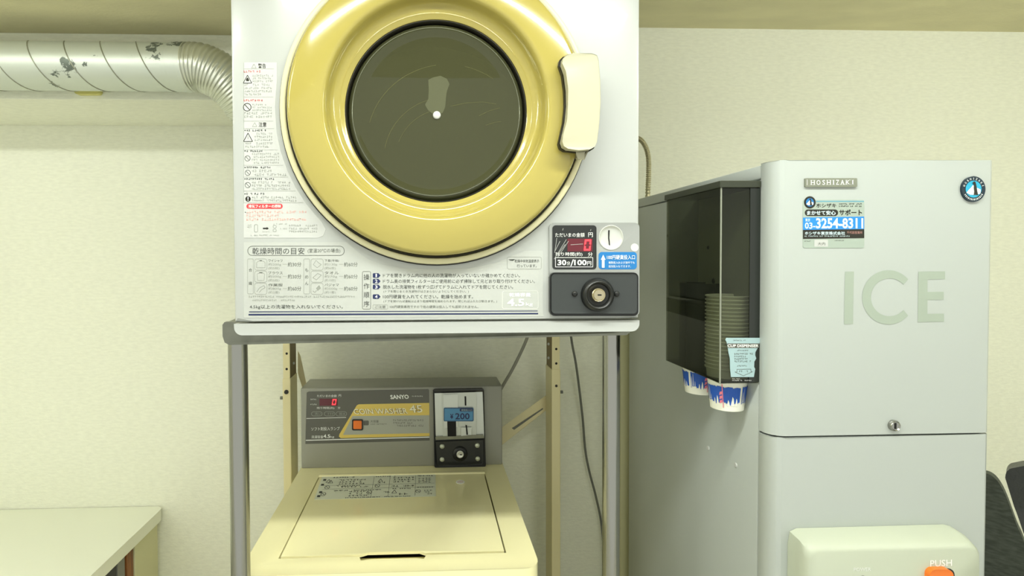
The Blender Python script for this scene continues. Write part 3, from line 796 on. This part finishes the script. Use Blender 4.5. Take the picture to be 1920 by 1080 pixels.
p = Print(ML); q = Print(ML)
for a, b, c, d, n in ((32, 14, 82, 40, 3), (38, 46, 86, 54, 1), (54, 66, 90, 92, 3), (100, 28, 118, 38, 1), (126, 8, 164, 36, 3), (124, 46, 164, 56, 1), (112, 72, 124, 90, 2), (138, 80, 156, 92, 1), (170, 14, 196, 40, 3), (180, 70, 197, 92, 3)): p.marks(a, b, c, d, n, .9, 1.2)
for a, b, c, d in ((20, 2, 60, 9), (30, 42, 70, 48), (28, 62, 52, 68), (60, 62, 110, 68), (94, 2, 130, 8), (126, 60, 160, 66), (168, 2, 197, 9), (168, 56, 198, 62), (50, 93, 160, 98)): q.marks(a, b, c, d, 1, 1, 1.6)
for a, b in ((18, 26), (104, 24), (14, 22), (130, 76)): q.loop([(a, b - 8), (a + 4, b + 6), (a - 4, b + 6)], 1)
for a, b in ((15, 50), (12, 78), (88, 76), (170, 76), (100, 48)): q.loop(circ(a, b, 4, 14, 7), 1); q.line(a - 3, b - 5, a + 3, b + 5, 1)
for a, b in ((4, 12), (3, 34), (4, 66), (3, 82)): q.poly(rr(a, b, a + 5, b + 8, 0))
for a in (92, 120, 165): p.line(a, 4, a, 95, .5)
for b in (42, 58): p.line(8, b, 198, b, .8)
p.build('lettering', M_inkmid, ll); q.build('lettering', M_ink, ll)
dc = pxz(863, 904, WZ + .0015)
ds = obj('round_sticker', lathe(bmesh.new(), dc, [(.0105, 0), (.0105, .0006), (0, .0006)], 32, axis=(0, 0, 1)), mat('sticker_bright', (250, 250, 246), .5), washer)
p = Print(lambda a, b: Vector((dc.x + a, dc.y + b, dc.z + .0009))); p.loop(circ(0, 0, .006, 20), .0008); p.rect(-.003, -.001, .003, .001); p.build('lettering', M_inkpink, ds)

# ================================================================== ICE MACHINE
IX0, IX1, IY, IZT, IZS = .5246, .8726, .7911, 1.5341, 1.1115
IYB = 1.366
ice = thing('ice_machine', 'tall white ice dispenser with ICE lettering on its door', 'ice machine', ((IX0 + IX1) / 2, 1.08, 0))


def prism_xy(pts, z0, z1, bev=0):
    return plate(bmesh.new(), [(x, y, z1) for x, y in pts], (0, 0, -1), z1 - z0, bev=bev)


fr = [(IX0, IY + .030), (IX0, IY + .024)] + [(IX0 + .024 - .024 * math.cos(math.radians(a)), IY + .024 - .024 * math.sin(math.radians(a))) for a in (15, 30, 45, 60, 75, 90)] + [(IX1 - .006, IY), (IX1 - .002, IY + .002), (IX1, IY + .006), (IX1, IY + .030)]
dr = obj('upper_door', prism_xy(fr, IZS + .0015, IZT, .003), M_ice, ice, True, 30)
obj('lower_panel', prism_xy(fr, .05, IZS - .0015, .003), M_ice, ice, True, 30)
obj('plinth', nbox(IX0 + .01, IX1 - .01, IY + .03, IYB - .01, 0, .05), M_black, ice)
zl = px(1452, 335, .80).z
obj('cabinet', nbox(IX0, IX1, IY + .032, IYB, .05, pxx(1201, 389.5, IX0).z, bev=.002), M_ice, ice, True, 40)
obj('top_cover', nbox(IX0, IX1, IY + .032, IYB, pxx(1201, 388, IX0).z, IZT - .002, bev=.003), M_ice, ice, True, 40)
obj('seam_gasket', nbox(IX0 + .003, IX1 - .003, IY + .029, IY + .034, .06, IZT - .004), M_gask, ice)
obj('door_gap', nbox(IX0 + .013, IX1 - .003, IY + .010, IY + .029, IZS - .002, IZS + .002), M_gask, ice)
YI = IY - .0004
p = Print(atY(YI))
p.poly([(1584.5, 509.5), (1601, 509.2), (1599.5, 607.6), (1582.5, 608)])
C0 = [(1690 + 0 * 0, 0)]
cp = []; ci = []
for i in range(33):
    a = math.radians(42 + i * (276 / 32))
    cp.append((1666 + 49.5 * math.cos(a), 557.5 - 51 * math.sin(a))); ci.append((1668 + 35 * math.cos(a), 557.5 - 35.5 * math.sin(a)))
p.poly(cp + ci[::-1])
p.poly([(1722, 509.3), (1772, 508.7), (1772, 523.5), (1739, 524), (1739, 547.5), (1769.5, 547), (1769.5, 562), (1739, 562.5), (1739, 588.5), (1770, 588), (1770, 603.2), (1721, 604)])
p.build('lettering', M_iceletter, dr)
# name plate
npl = obj('name_plate', pplate(rr(1510, 334, 1607.5, 350.5, 1.5), IY - .003, .003, .0008), mat('plate_grey', (136, 140, 124), .4, metal=.3), ice)
p = Print(atY(IY - .0034))
for i, ch in enumerate('HOSHIZAKI'):
    u = 1519.5 + (0, 10.6, 21.4, 30, 41.2, 47, 55.6, 65.6, 77.2)[i]; w_ = (9, 9.2, 7.2, 9, 4.2, 7.6, 9, 9.6, 4.2)[i]
    v0, v1 = 337.6 - i * .06, 346.8 - i * .08
    if ch == 'I': p.rect(u + 1.2, v0, u + w_ - 1.2, v1)
    else: p.text(ch, u + .9, v0, u + w_ - .9, v1, .004)
    if ch in 'HIKA':
        for x in ((u + 1.9, u + w_ - 1.9) if ch != 'I' else (u + w_ / 2,)):
            if ch != 'A': p.rect(x - 1.9, v0, x + 1.9, v0 + .9)
            p.rect(x - 1.9, v1 - .9, x + 1.9, v1)
p.rect(1513, 336.5, 1513.8, 347)
p.build('lettering', M_inkw, npl)


def emblem(parent, u, v, r, Y, big):
    M_ = lambda k: atY(Y - .0004 * k)
    rv = r * 1.06
    p = Print(M_(1)); p.poly(circ(u, v, r * .68, 28, rv * .68)); p.build('blue_field', M_sky if big else M_blue, parent)
    w = Print(M_(2)); w.poly([(u - .62 * r, v + .30 * r), (u - .4 * r, v + .05 * r), (u - .2 * r, v - .15 * r), (u - .05 * r, v - .35 * r), (u + .12 * r, v - .2 * r), (u + .62 * r, v + .05 * r), (u + .58 * r, v + .38 * r), (u + .2 * r, v + .5 * r), (u - .3 * r, v + .48 * r)])
    w.build('white_field', M_inkw, parent)
    k = Print(M_(3)); k.poly([(u - .02 * r, v - .60 * r), (u + .06 * r, v - .66 * r), (u + .16 * r, v - .62 * r), (u + .20 * r, v - .48 * r), (u + .27 * r, v - .15 * r), (u + .32 * r, v + .2 * r), (u + .40 * r, v + .52 * r), (u + .14 * r, v + .48 * r), (u + .02 * r, v + .50 * r), (u + .06 * r, v + .2 * r), (u + .02 * r, v - .1 * r), (u + .04 * r, v - .40 * r), (u - .10 * r, v - .52 * r)])
    k.build('penguin', M_gask, parent)
    if big:
        t = Print(M_(3)); s1 = 'HOSHIZAKI'; s2 = 'QUALITY'

        def ringtext(s, a0, a1, top):
            for i, ch in enumerate(s):
                a = math.radians(a0 + (a1 - a0) * (i + .5) / len(s)); rc = r * .84
                cu_, cv_ = u + rc * math.cos(a), v - rc * 1.06 * math.sin(a)
                th = (math.pi / 2 - a) if top else (-math.pi / 2 - a)
                vs, fs = glyphs(ch, .01); ww_ = .8 if ch == 'I' else 2.6; hh = 4.0
                nv_ = []
                for x, y in vs:
                    X, Y_ = (x - .5) * ww_, (.5 - y) * hh
                    nv_.append(t.bm.verts.new(t.M(cu_ + X * math.cos(th) - Y_ * math.sin(th), cv_ + X * math.sin(th) + Y_ * math.cos(th))))
                for f in fs:
                    try: t.bm.faces.new([nv_[k_] for k_ in f])
                    except ValueError: pass
        ringtext(s1, 170, 10, True); 
        for a_d in range(212, 330, 9):
            a = math.radians(a_d); c_, s_a = math.cos(a), -math.sin(a)
            t.line(u + r * .77 * c_, v + rv * .77 * s_a, u + r * .91 * c_, v + rv * .91 * s_a, 1.5 if a_d % 2 else 1.0)
        t.build('lettering', M_inkw, parent)


eb = obj('emblem', pplate(circ(1825.5, 354.5, 22, 36, 24), IY - .003, .003, .001), mat('emblem_navy', (24, 44, 58), .3), ice)
emblem(eb, 1825.5, 354.5, 22, IY - .003, True)
stk = obj('service_sticker', pplate(rr(1505.5, 374.5, 1620.5, 465, 4), IY - .0006, .0006), mat('sticker_silver', (168, 181, 170), .4, metal=.2), ice)
MS = lambda k: atY(IY - .0008 - .0002 * k)
p = Print(MS(0)); p.poly([(1505.5, 408), (1620.5, 406), (1620.5, 429.5), (1505.5, 431)]); p.build('blue_band', mat('band_blue', (37, 133, 214), .4), stk)
p = Print(MS(0)); p.poly([(1505.5, 431), (1620.5, 429.5), (1620.5, 446.5), (1505.5, 448)]); p.poly(rr(1509, 392.7, 1571.5, 405, 6)); p.poly(circ(1518.5, 379.5, 11, 28, 11.5))
p.text('ホシザキ', 1530.5, 381.5, 1568, 389.5, .015); p.text('サポート', 1573.5, 392.5, 1616.5, 404, .03); p.marks(1573, 380.5, 1617, 388.5, 2, .8, 1.4); p.marks(1508.5, 450.5, 1522, 453.5, 1, 1); p.marks(1565, 449.5, 1584, 452.5, 1, 1)
p.build('lettering', M_gask, stk)
p = Print(MS(0)); p.poly([(1530, 376.5), (1620, 376.5), (1620, 378.5), (1530, 378.5)]); p.build('lettering', mat('ink_teal', (98, 160, 180), .5), stk)
p = Print(MS(1)); p.text('まかせて安心', 1513, 394.8, 1567, 403.3, .02); p.text('03-', 1509, 417, 1529, 429, .025); p.text('3254-8311', 1530, 408.7, 1618.5, 428.5, .03); p.text('東京', 1510, 409.5, 1519, 415.5, .01)
p.text('ホシザキ東京株式会社', 1509, 434, 1584.5, 440.5, .015); p.marks(1508.5, 441, 1595, 444.5, 1, 1)
p.build('lettering', mat('ink_ice', (214, 236, 242), .5), stk)
p = Print(MS(1)); p.text('千代田営業所', 1588, 433.5, 1617, 438.5); p.build('lettering', mat('ink_rose', (190, 140, 130), .5), stk)
p = Print(MS(0)); p.poly(rr(1527, 449.5, 1552.5, 462.5, 1)); p.build('name_slip', M_label, stk)
p = Print(MS(1)); p.text('大内', 1533, 454, 1547.5, 460); p.build('lettering', M_inkmid, stk)
emblem(stk, 1518.5, 379.5, 11, IY - .001, False)
lc = px(1674, 797, IY)
lk = obj('door_lock', lathe(bmesh.new(), lc, [(.0085, 0), (.0085, .004), (.0072, .006), (.0060, .0045), (0, .0045)], 28), M_chrome, ice, True, 40)
obj('key_slot', nbox(lc.x - .0012, lc.x + .0014, lc.y - .0052, lc.y - .0046, lc.z - .0045, lc.z + .0045), M_hole, lk)
# dispensing console
ZK2 = .70
bmc = bmesh.new()
yc0 = IY - .042
pts = [px(u, v, yc0) for u, v in ((1520, 1052), (1524, 1043), (1534, 1037), (1815, 1029), (1828, 1032), (1835, 1042), (1836, 1060))]
lo = [(p_.x, p_.z) for p_ in pts] + [(pts[-1].x, ZK2), (pts[0].x, ZK2)]
# the shell: front loop, then wider loops going back to the door with a curved shoulder on top
loops = []
for k, (dy, gx, gz) in enumerate(((0, 0, 0), (.002, .0025, .003), (.008, .005, .0075), (.020, .006, .013), (.0415, .006, .0155))):
    lp = []
    for i, (x, z) in enumerate(lo):
        cxm = (lo[0][0] + lo[6][0]) / 2
        s = 1 if x > cxm else -1
        fx = 1 if i in (0, 1, 5, 6, 7, 8) else .6
        fz = 0 if i in (7, 8) else (.25 if i in (0, 6) else 1)
        lp.append(bmc.verts.new((x + s * gx * fx, yc0 + dy, z + gz * fz)))
    loops.append(lp)
for a, b in zip(loops, loops[1:]):
    for i in range(len(lo)): j = (i + 1) % len(lo); bmc.faces.new((a[i], a[j], b[j], b[i]))
bmc.faces.new(loops[0]); bmc.faces.new(list(reversed(loops[-1])))
con = obj('dispense_console', bmc, M_icetrim, ice, True, 50)
p = Print(atY(yc0 - .0003)); p.text('PUSH', 1744, 1050.5, 1785, 1063, .015, 0, -1.5); p.build('lettering', M_inkw, con)
p = Print(atY(yc0 - .0003)); p.text('POWER', 1601, 1064.5, 1633, 1071, .0, 0, -.5); p.build('lettering', M_inkw, con)
obj('power_light', lathe(bmesh.new(), px(1617.5, 1088, yc0), [(.0068, 0), (.0065, .002), (0, .003)], 24), M_hole, con, True, 50)
obj('push_button_rim', pplate(rr(1741, 1066, 1790, 1130, 12), yc0 - .0008, .0008), M_gask, con)
obj('push_button', pplate(rr(1743, 1068, 1788, 1126, 12), yc0 - .008, .008, .003, seg=3), M_orange, con, True, 40)
for u, v in ((1328, 840), (1380, 872)):
    s = pxx(u, v, IX0); obj('screw_cap', lathe(bmesh.new(), s, [(.0042, 0), (.0035, .0016), (0, .0022)], 16, axis=(-1, 0, 0), xdir=(0, 1, 0)), M_label, ice, True, 50)

# ================================================================== CUP DISPENSER on the side of the ice machine
CY0 = .822
cxl = px(1350.5, 530, CY0).x
cyb = pxx(1249, 530, cxl).y
zt_, zb_ = px(1352, 352, CY0).z, px(1350, 719.5, CY0).z
ztl = px(1352, 339, CY0).z
XS = IX0 - .0005
cup = thing('cup_dispenser', 'smoked black acrylic cup dispenser fixed to the side of the ice machine', 'dispenser', ((cxl + XS) / 2, (CY0 + cyb) / 2, zb_))
th = .0025
obj('front_pane', nbox(cxl + .0015, XS, CY0, CY0 + th, zb_, zt_, bev=.0006), G_smoke, cup)
obj('side_pane', nbox(cxl, cxl + th, CY0 + .001, cyb, zb_, zt_, bev=.0006), G_smoke, cup)
obj('rear_pane', nbox(cxl + th, XS, cyb - th, cyb, zb_, zt_), G_smoke, cup)
obj('corner_edge', tube(bmesh.new(), [(cxl + .0012, CY0 + .0012, zb_), (cxl + .0012, CY0 + .0012, zt_)], .0014, 10), mat('acrylic_edge', (150, 154, 140), .15, metal=.3), cup, True, 60)
ld = obj('lid', nbox(cxl - .003, XS, CY0 - .003, cyb + .003, zt_, ztl, bev=.0012), mat('lid_smoke', (52, 56, 44), .2), cup)
M_smk = mat('smoke_opaque', (34, 38, 34), .2)
obj('wall_flange', nbox(XS - .0165, XS, CY0 - .0012, CY0, zb_ + .002, zt_ - .001), M_smk, cup)
obj('wall_flange', nbox(XS - .0015, XS, CY0 + .004, cyb - .003, zb_, zt_), mat('mount_plate', (150, 154, 128), .5), cup)
for u, v, r in ((1271, 413, 3.2), (1287, 439.5, 3.4), (1252, 442, 3), (1328, 464, 3.6), (1338, 527, 5.5), (1332, 539.5, 3.2)):
    p_ = pxx(u, v, XS - .0015); own = cup
    if p_.y > cyb - .006: p_ = pxx(u, v, IX0); own = ice
    obj('screw', lathe(bmesh.new(), p_, [(r * .00095, 0), (r * .0008, .0012), (0, .0016)], 14, axis=(-1, 0, 0), xdir=(0, 1, 0)), M_hole, own)
YC1, YC2 = .868, .956
XCC = cxl + .0385
RB, RT, HC = .0252, .0330, .070
hz0 = px(1355, 772, YC1 - .02).z + .001
tube_r = .0355
bm = bmesh.new()
plate(bm, [(cxl + th, CY0 + th, zb_ + .003), (XS - .002, CY0 + th, zb_ + .003), (XS - .002, cyb - th, zb_ + .003), (cxl + th, cyb - th, zb_ + .003)], (0, 0, -1), .003,
      [[(XCC + tube_r * .93 * math.cos(2 * math.pi * i / 28), y + tube_r * .93 * math.sin(2 * math.pi * i / 28), zb_ + .003) for i in range(28)] for y in (YC1, YC2)])
obj('bottom_plate', bm, M_smk, cup)
obj('rear_cup_tube', lathe(bmesh.new(), (XCC, YC2, zb_ + .003), [(.0354, 0), (.0354, .15), (.0348, .15), (.0348, 0)], 32, axis=(0, 0, 1)), M_smk, cup, True, 40)
# cup shaped sticker
so = [(1361.5, 633.5), (1425.5, 633.5), (1427, 637), (1425, 641), (1423.5, 645), (1421, 652), (1416.5, 660), (1416, 666), (1418, 672), (1414.5, 678), (1414, 688), (1416, 692), (1413.5, 707), (1370.5, 707), (1369, 690), (1368.5, 672), (1366, 662), (1364.5, 650), (1362.5, 642), (1360, 637)]
cs = obj('cup_sticker', pplate(so, CY0 - .0017, .0004), M_pale, cup)
p = Print(atY(CY0 - .0019)); p.poly([(1363.5, 644), (1424, 644), (1421, 652.5), (1365.5, 652.5)]); p.marks(1375, 636.5, 1412, 640, 1); p.marks(1382, 655, 1404, 659, 1, 1); p.marks(1377, 661, 1412, 680, 4, .6); p.marks(1382, 684, 1402, 688, 1)
p.loop([(1382, 692.5), (1408, 692), (1408, 697), (1411, 697), (1394, 704.5), (1378, 697.5), (1382, 697.5)], .7); p.marks(1386, 694, 1404, 699, 1, 1); p.build('lettering', M_cdark, cs)
p = Print(atY(CY0 - .0021)); p.text('CUP DISPENSER', 1364, 645.6, 1422.5, 651, .03); p.marks(1373, 708.8, 1388, 711.5, 1, 1); p.marks(1373, 712, 1410, 714.8, 1, 1); p.build('lettering', M_inkw, cs)

# paper cups
CUPG = 'paper cups stacked in the dispenser'


def cup_body():
    return lathe(bmesh.new(), (0, 0, 0), [(0, .006), (RB - .0016, .006), (RB - .001, 0), (RB, 0), (RT - .0008, HC - .002), (RT + .0008, HC - .0028), (RT + .0014, HC - .001), (RT + .0004, HC), (RT - .0012, HC - .001), (RB - .0010, .008)], 32, axis=(0, 0, 1))


def cup_at(loc, label, printed, seed=0):
    t = thing('paper_cup', label, 'cup', loc, CUPG)
    if 'cup' not in MESH: MESH['cup'] = None
    if MESH['cup'] is None:
        o = obj('cup_wall', cup_body(), M_cupw, None, True, 40); MESH['cup'] = o.data
    else:
        o = bpy.data.objects.new('cup_wall', MESH['cup']); COL.objects.link(o)
    o.parent = t
    if printed:
        rnd = random.Random(seed)

        def Mc(a, h):
            an = math.radians(a); z = h * HC; r = RB + (RT - RB) * h + .0003
            return Vector((r * math.sin(an), -r * math.cos(an), z))
        b = Print(Mc); w = Print(lambda a, h: Mc(a, h) * 1.0 + Vector((math.sin(math.radians(a)), -math.cos(math.radians(a)), 0)) * .0002)
        pk_ = Print(lambda a, h: Mc(a, h) + Vector((math.sin(math.radians(a)), -math.cos(math.radians(a)), 0)) * .0004)
        for k in range(3):
            off = -100 + k * 120 + seed * 40
            N = 22
            for i in range(N):
                a0, a1 = off + i * 112 / N, off + (i + 1) * 112 / N
                lo_ = .16 + .03 * math.sin(i * .7) + rnd.uniform(0, .03); hi_ = .57 + rnd.uniform(-.015, .015)
                b.poly([(a0, lo_), (a1, lo_ + .01), (a1, hi_), (a0, hi_)])
            for a, wd, h0, h1 in ((2, 3, .3, .62), (8, 2.4, .36, .7), (14, 3, .28, .5), (27, 7, .27, .44), (36, 9, .27, .5), (70, 10, .27, .42), (82, 12, .27, .5), (96, 9, .27, .46)):
                w.poly([(off + a, h0 - .14), (off + a + wd, h0 - .14), (off + a + wd * .7, h1 - .19), (off + a + wd * .4, h1 - .14)])
            pc = off + 52
            pk_.poly([(pc + 3, .64), (pc + 5.5, .64), (pc + 8.5, .08), (pc + 6, .08)])
            for hh in (.17, .27, .37): pk_.poly([(pc - 5, hh), (pc + 4, hh + .03), (pc + 4, hh + .1), (pc - 3, hh + .08)])
        for P_, nm, m in ((b, 'blue_print', M_cupb), (w, 'white_print', M_cupw), (pk_, 'pink_print', M_cupp)): P_.build(nm, m, o)['kind'] = 'stuff'
    return t


MESH = {}
zrim = px(1365, 553, YC1).z
n1 = 20
step = (zrim - HC - hz0) / (n1 - 1)
for i in range(n1):
    cup_at((XCC, YC1, hz0 + i * step), 'printed paper cup sticking out under the dispenser near the CUP DISPENSER sticker' if i == 0 else 'white paper cup nested in the stack inside the smoked dispenser', i == 0, 0)
for i in range(4):
    cup_at((XCC, YC2, hz0 + .004 + i * step), 'printed paper cup sticking out under the rear tube of the dispenser' if i == 0 else 'white paper cup nested in the rear tube of the dispenser', i == 0, 1)

# ================================================================== EXHAUST DUCT
YDU = 1.282
dl, drr = px(0, 125, YDU), px(352, 127, YDU)
ZD = (px(170, 125, YDU)).z; RD = .0542
duct = thing('exhaust_duct', 'silver spiral exhaust duct with worn foil running along the wall beam', 'duct', (-1.2, YDU, ZD - RD))
xend = px(352, 125, YDU).x
bm = tube(bmesh.new(), [(XL + .002 + i * (xend - XL) / 40, YDU, ZD) for i in range(41)], RD, 48)
obj('spiral_pipe', bm, M_duct, duct, True, 60)
lead = .160
for s in (0, 1):
    pth = []; n = int((xend - .012 - XL) / lead * 28)
    for i in range(n + 1):
        a = 2 * math.pi * i / 28 + s * math.pi + .75; x = XL + .004 + i * lead / 28
        pth.append((x, YDU - (RD + .0002) * math.sin(a), ZD + (RD + .0002) * math.cos(a)))
    obj('spiral_seam', tube(bmesh.new(), pth, .0014, 6), mat('seam_dark', (150, 152, 136), .4, metal=.6), duct, True, 60)
obj('foil_tape', lathe(bmesh.new(), (xend - .030, YDU, ZD), [(RD + .0008, 0), (RD + .0016, .004), (RD + .001, .010), (RD + .0018, .016), (RD + .001, .022), (RD + .0022, .028), (RD + .0010, .036)], 40, axis=(1, 0, 0), xdir=(0, 1, 0)), M_duct, duct, True, 60)
fp = spline([(xend - .004, YDU, ZD), (xend + .04, YDU, ZD - .003), (xend + .088, YDU + .012, ZD - .030), (xend + .130, YDU + .045, ZD - .085), (xend + .155, YDU + .10, ZD - .145), (xend + .185, YDU + .155, ZD - .185), (xend + .25, YDU + .19, ZD - .20), (xend + .36, YDU + .195, ZD - .20)], 26)
fq = [fp[0]]
for q_ in fp:
    while (q_ - fq[-1]).length > .0016: fq.append(fq[-1] + (q_ - fq[-1]).normalized() * .0016)
obj('flexible_elbow', tube(bmesh.new(), fq, lambda i: .0545 + .0017 * math.sin(i * 2 * math.pi / 5), 40), M_flex, duct, True, 80)
tag(obj('duct_bracket', pplate(rr(139, 158, 186, 176, 5), 1.325, .014, .002), M_tag, None, True, 40), 'small yellow bracket on the beam under the exhaust duct', 'bracket')

# ================================================================== CABLES
tag(obj('power_cable', tube(bmesh.new(), spline([px(u, v, y) for u, v, y in ((1066, 590, 1.50), (1072, 640, 1.52), (1081, 690, 1.54), (1092, 780, 1.565), (1097, 840, 1.57), (1104, 880, 1.57), (1117, 930, 1.57), (1128, 985, 1.57), (1133, 1060, 1.57), (1134, 1200, 1.57))], 10), .0034, 10), M_cable, None, True), 'thin grey power cable hanging down the wall beside the steel leg', 'cable')
tag(obj('drain_hose', tube(bmesh.new(), spline([px(u, v, y) for u, v, y in ((1000, 600, 1.53), (985, 642, 1.53), (962, 690, 1.53), (938, 732, 1.53), (915, 780, 1.54), (905, 860, 1.55))], 10), .0045, 12), M_hose, None, True), 'grey hose slanting down behind the control console of the washer', 'hose')
cp_ = spline([px(u, v, y) for u, v, y in ((1178, 252, 1.42), (1192, 258, 1.42), (1203, 264, 1.42), (1212, 279, 1.42), (1216, 300, 1.42), (1216, 330, 1.42), (1214.5, 372, 1.42), (1214, 470, 1.42))], 44)
tag(obj('metal_conduit', tube(bmesh.new(), cp_, lambda i: .0064 + .0009 * math.sin(i * math.pi / 2.5), 14), M_conduit, None, True), 'ribbed flexible metal conduit rising behind the ice machine', 'conduit')

# ================================================================== TABLE
ZT = px(150, 953, YW - .004).z
xr = pxz(299, 957, ZT).x
tbl = thing('side_table', 'low white laminate side table with rounded corner against the wall', 'table', (-1.35, 1.3, 0))
tp = [(-2.05, YW - .003), (xr - .022, YW - .003)] + [(xr - .022 + .022 * math.sin(math.radians(a)), YW - .025 + .022 * math.cos(math.radians(a))) for a in (15, 30, 45, 60, 75, 90)] + [(xr, 1.03), (xr - .02, 1.0), (-2.05, 1.0)]
obj('table_top', plate(bmesh.new(), [(x, y, ZT) for x, y in tp], (0, 0, -1), .034, bev=.014, seg=5), M_table, tbl, True, 50)
xl_ = px(284, 1000, YW - .06).x
obj('leg', nbox(xl_ - .03, xl_, YW - .145, YW - .025, 0, ZT - .034, bev=.002), M_tleg, tbl)
obj('leg', nbox(-2.04, -2.01, YW - .145, YW - .025, 0, ZT - .034, bev=.002), M_tleg, tbl)
obj('leg', nbox(-2.04, -2.01, 1.03, 1.1, 0, ZT - .034, bev=.002), M_tleg, tbl)
obj('leg', nbox(xl_ - .03, xl_, 1.03, 1.06, 0, ZT - .034, bev=.002), M_tleg, tbl)
yb_ = YW - .15
tag(obj('wooden_board', nbox(xl_ - .028, xl_ - .003, yb_ - .03, yb_, 0, ZT - .04, bev=.001), M_brown), 'brown wooden board standing under the white side table', 'board')
tag(obj('grey_panel', nbox(xl_ - .026, xl_ - .006, yb_ - .066, yb_ - .034, 0, ZT - .045, bev=.001), M_grey), 'narrow grey panel standing under the side table beside brown board', 'panel')
tag(obj('black_panel', nbox(xl_ - .026, xl_ - .008, yb_ - .20, yb_ - .07, 0, ZT - .05, bev=.001), M_black), 'black panel standing under the side table beside the grey panel', 'panel')


# ================================================================== CHAIRS at the right
def chair(outline, dist, m, label, th_, seat_z):
    # the chair faces the camera side: its back stands on a plane square to the viewing direction
    d = ray(1930, 950); n = Vector((d.x, d.y, 0)).normalized(); e_ = Vector((n.y, -n.x, 0))
    def pp(u, v):
        r = ray(u, v); return CAMP + r * (dist / r.dot(n))
    L = [pp(q_.x, q_.y) for q_ in spline([(u, v, 0) for u, v in outline], 4)]
    b0 = min(L, key=lambda q_: q_.dot(e_)).dot(e_); b1 = max(L, key=lambda q_: q_.dot(e_)).dot(e_)
    def at(a, b, z): q_ = n * (dist + a) + e_ * b; return Vector((q_.x, q_.y, z))
    c = at(-.2, (b0 + b1) / 2, 0)
    t = thing('chair', label, 'chair', c)
    obj('backrest', plate(bmesh.new(), L, n, th_, bev=.009, seg=3), m, t, True, 60)
    s0, s1 = b0 + .1, b1 - .1
    sm_ = plate(bmesh.new(), [at(-.38, s0, seat_z), at(-.38, s1, seat_z), at(-.005, s1, seat_z), at(-.005, s0, seat_z)], (0, 0, -1), .07, bev=.02, seg=3)
    obj('seat', sm_, m, t, True, 50)
    for b in (s0 + .03, s1 - .03):
        for a in (-.34, -.03):
            q_ = at(a, b, 0)
            obj('leg', tube(bmesh.new(), [(q_.x, q_.y, 0), (q_.x, q_.y, seat_z - .06)], .012, 12), M_chrome, t, True, 40)
    return t


chair([(1680, 1270), (1690, 960), (1712, 915), (1750, 893), (1800, 886), (1842, 887), (1862, 894), (1877, 912), (1890, 940), (1906, 984), (1922, 1022), (1950, 1120), (1965, 1270)], 1.93, M_fabric, 'dark grey chair with rounded back beside the ice machine', .03, .42)
chair([(1885, 897), (1887, 887), (1893, 880), (1905, 877), (1930, 873), (2000, 868), (2120, 872), (2180, 884), (2190, 900), (2180, 1000), (2160, 1130), (2150, 1300), (2140, 1480), (2010, 1480), (1995, 1300), (1968, 1130), (1927, 1020), (1902, 950)], 1.42, M_leather, 'black leather chair overlapping the grey chair', .04, .43)
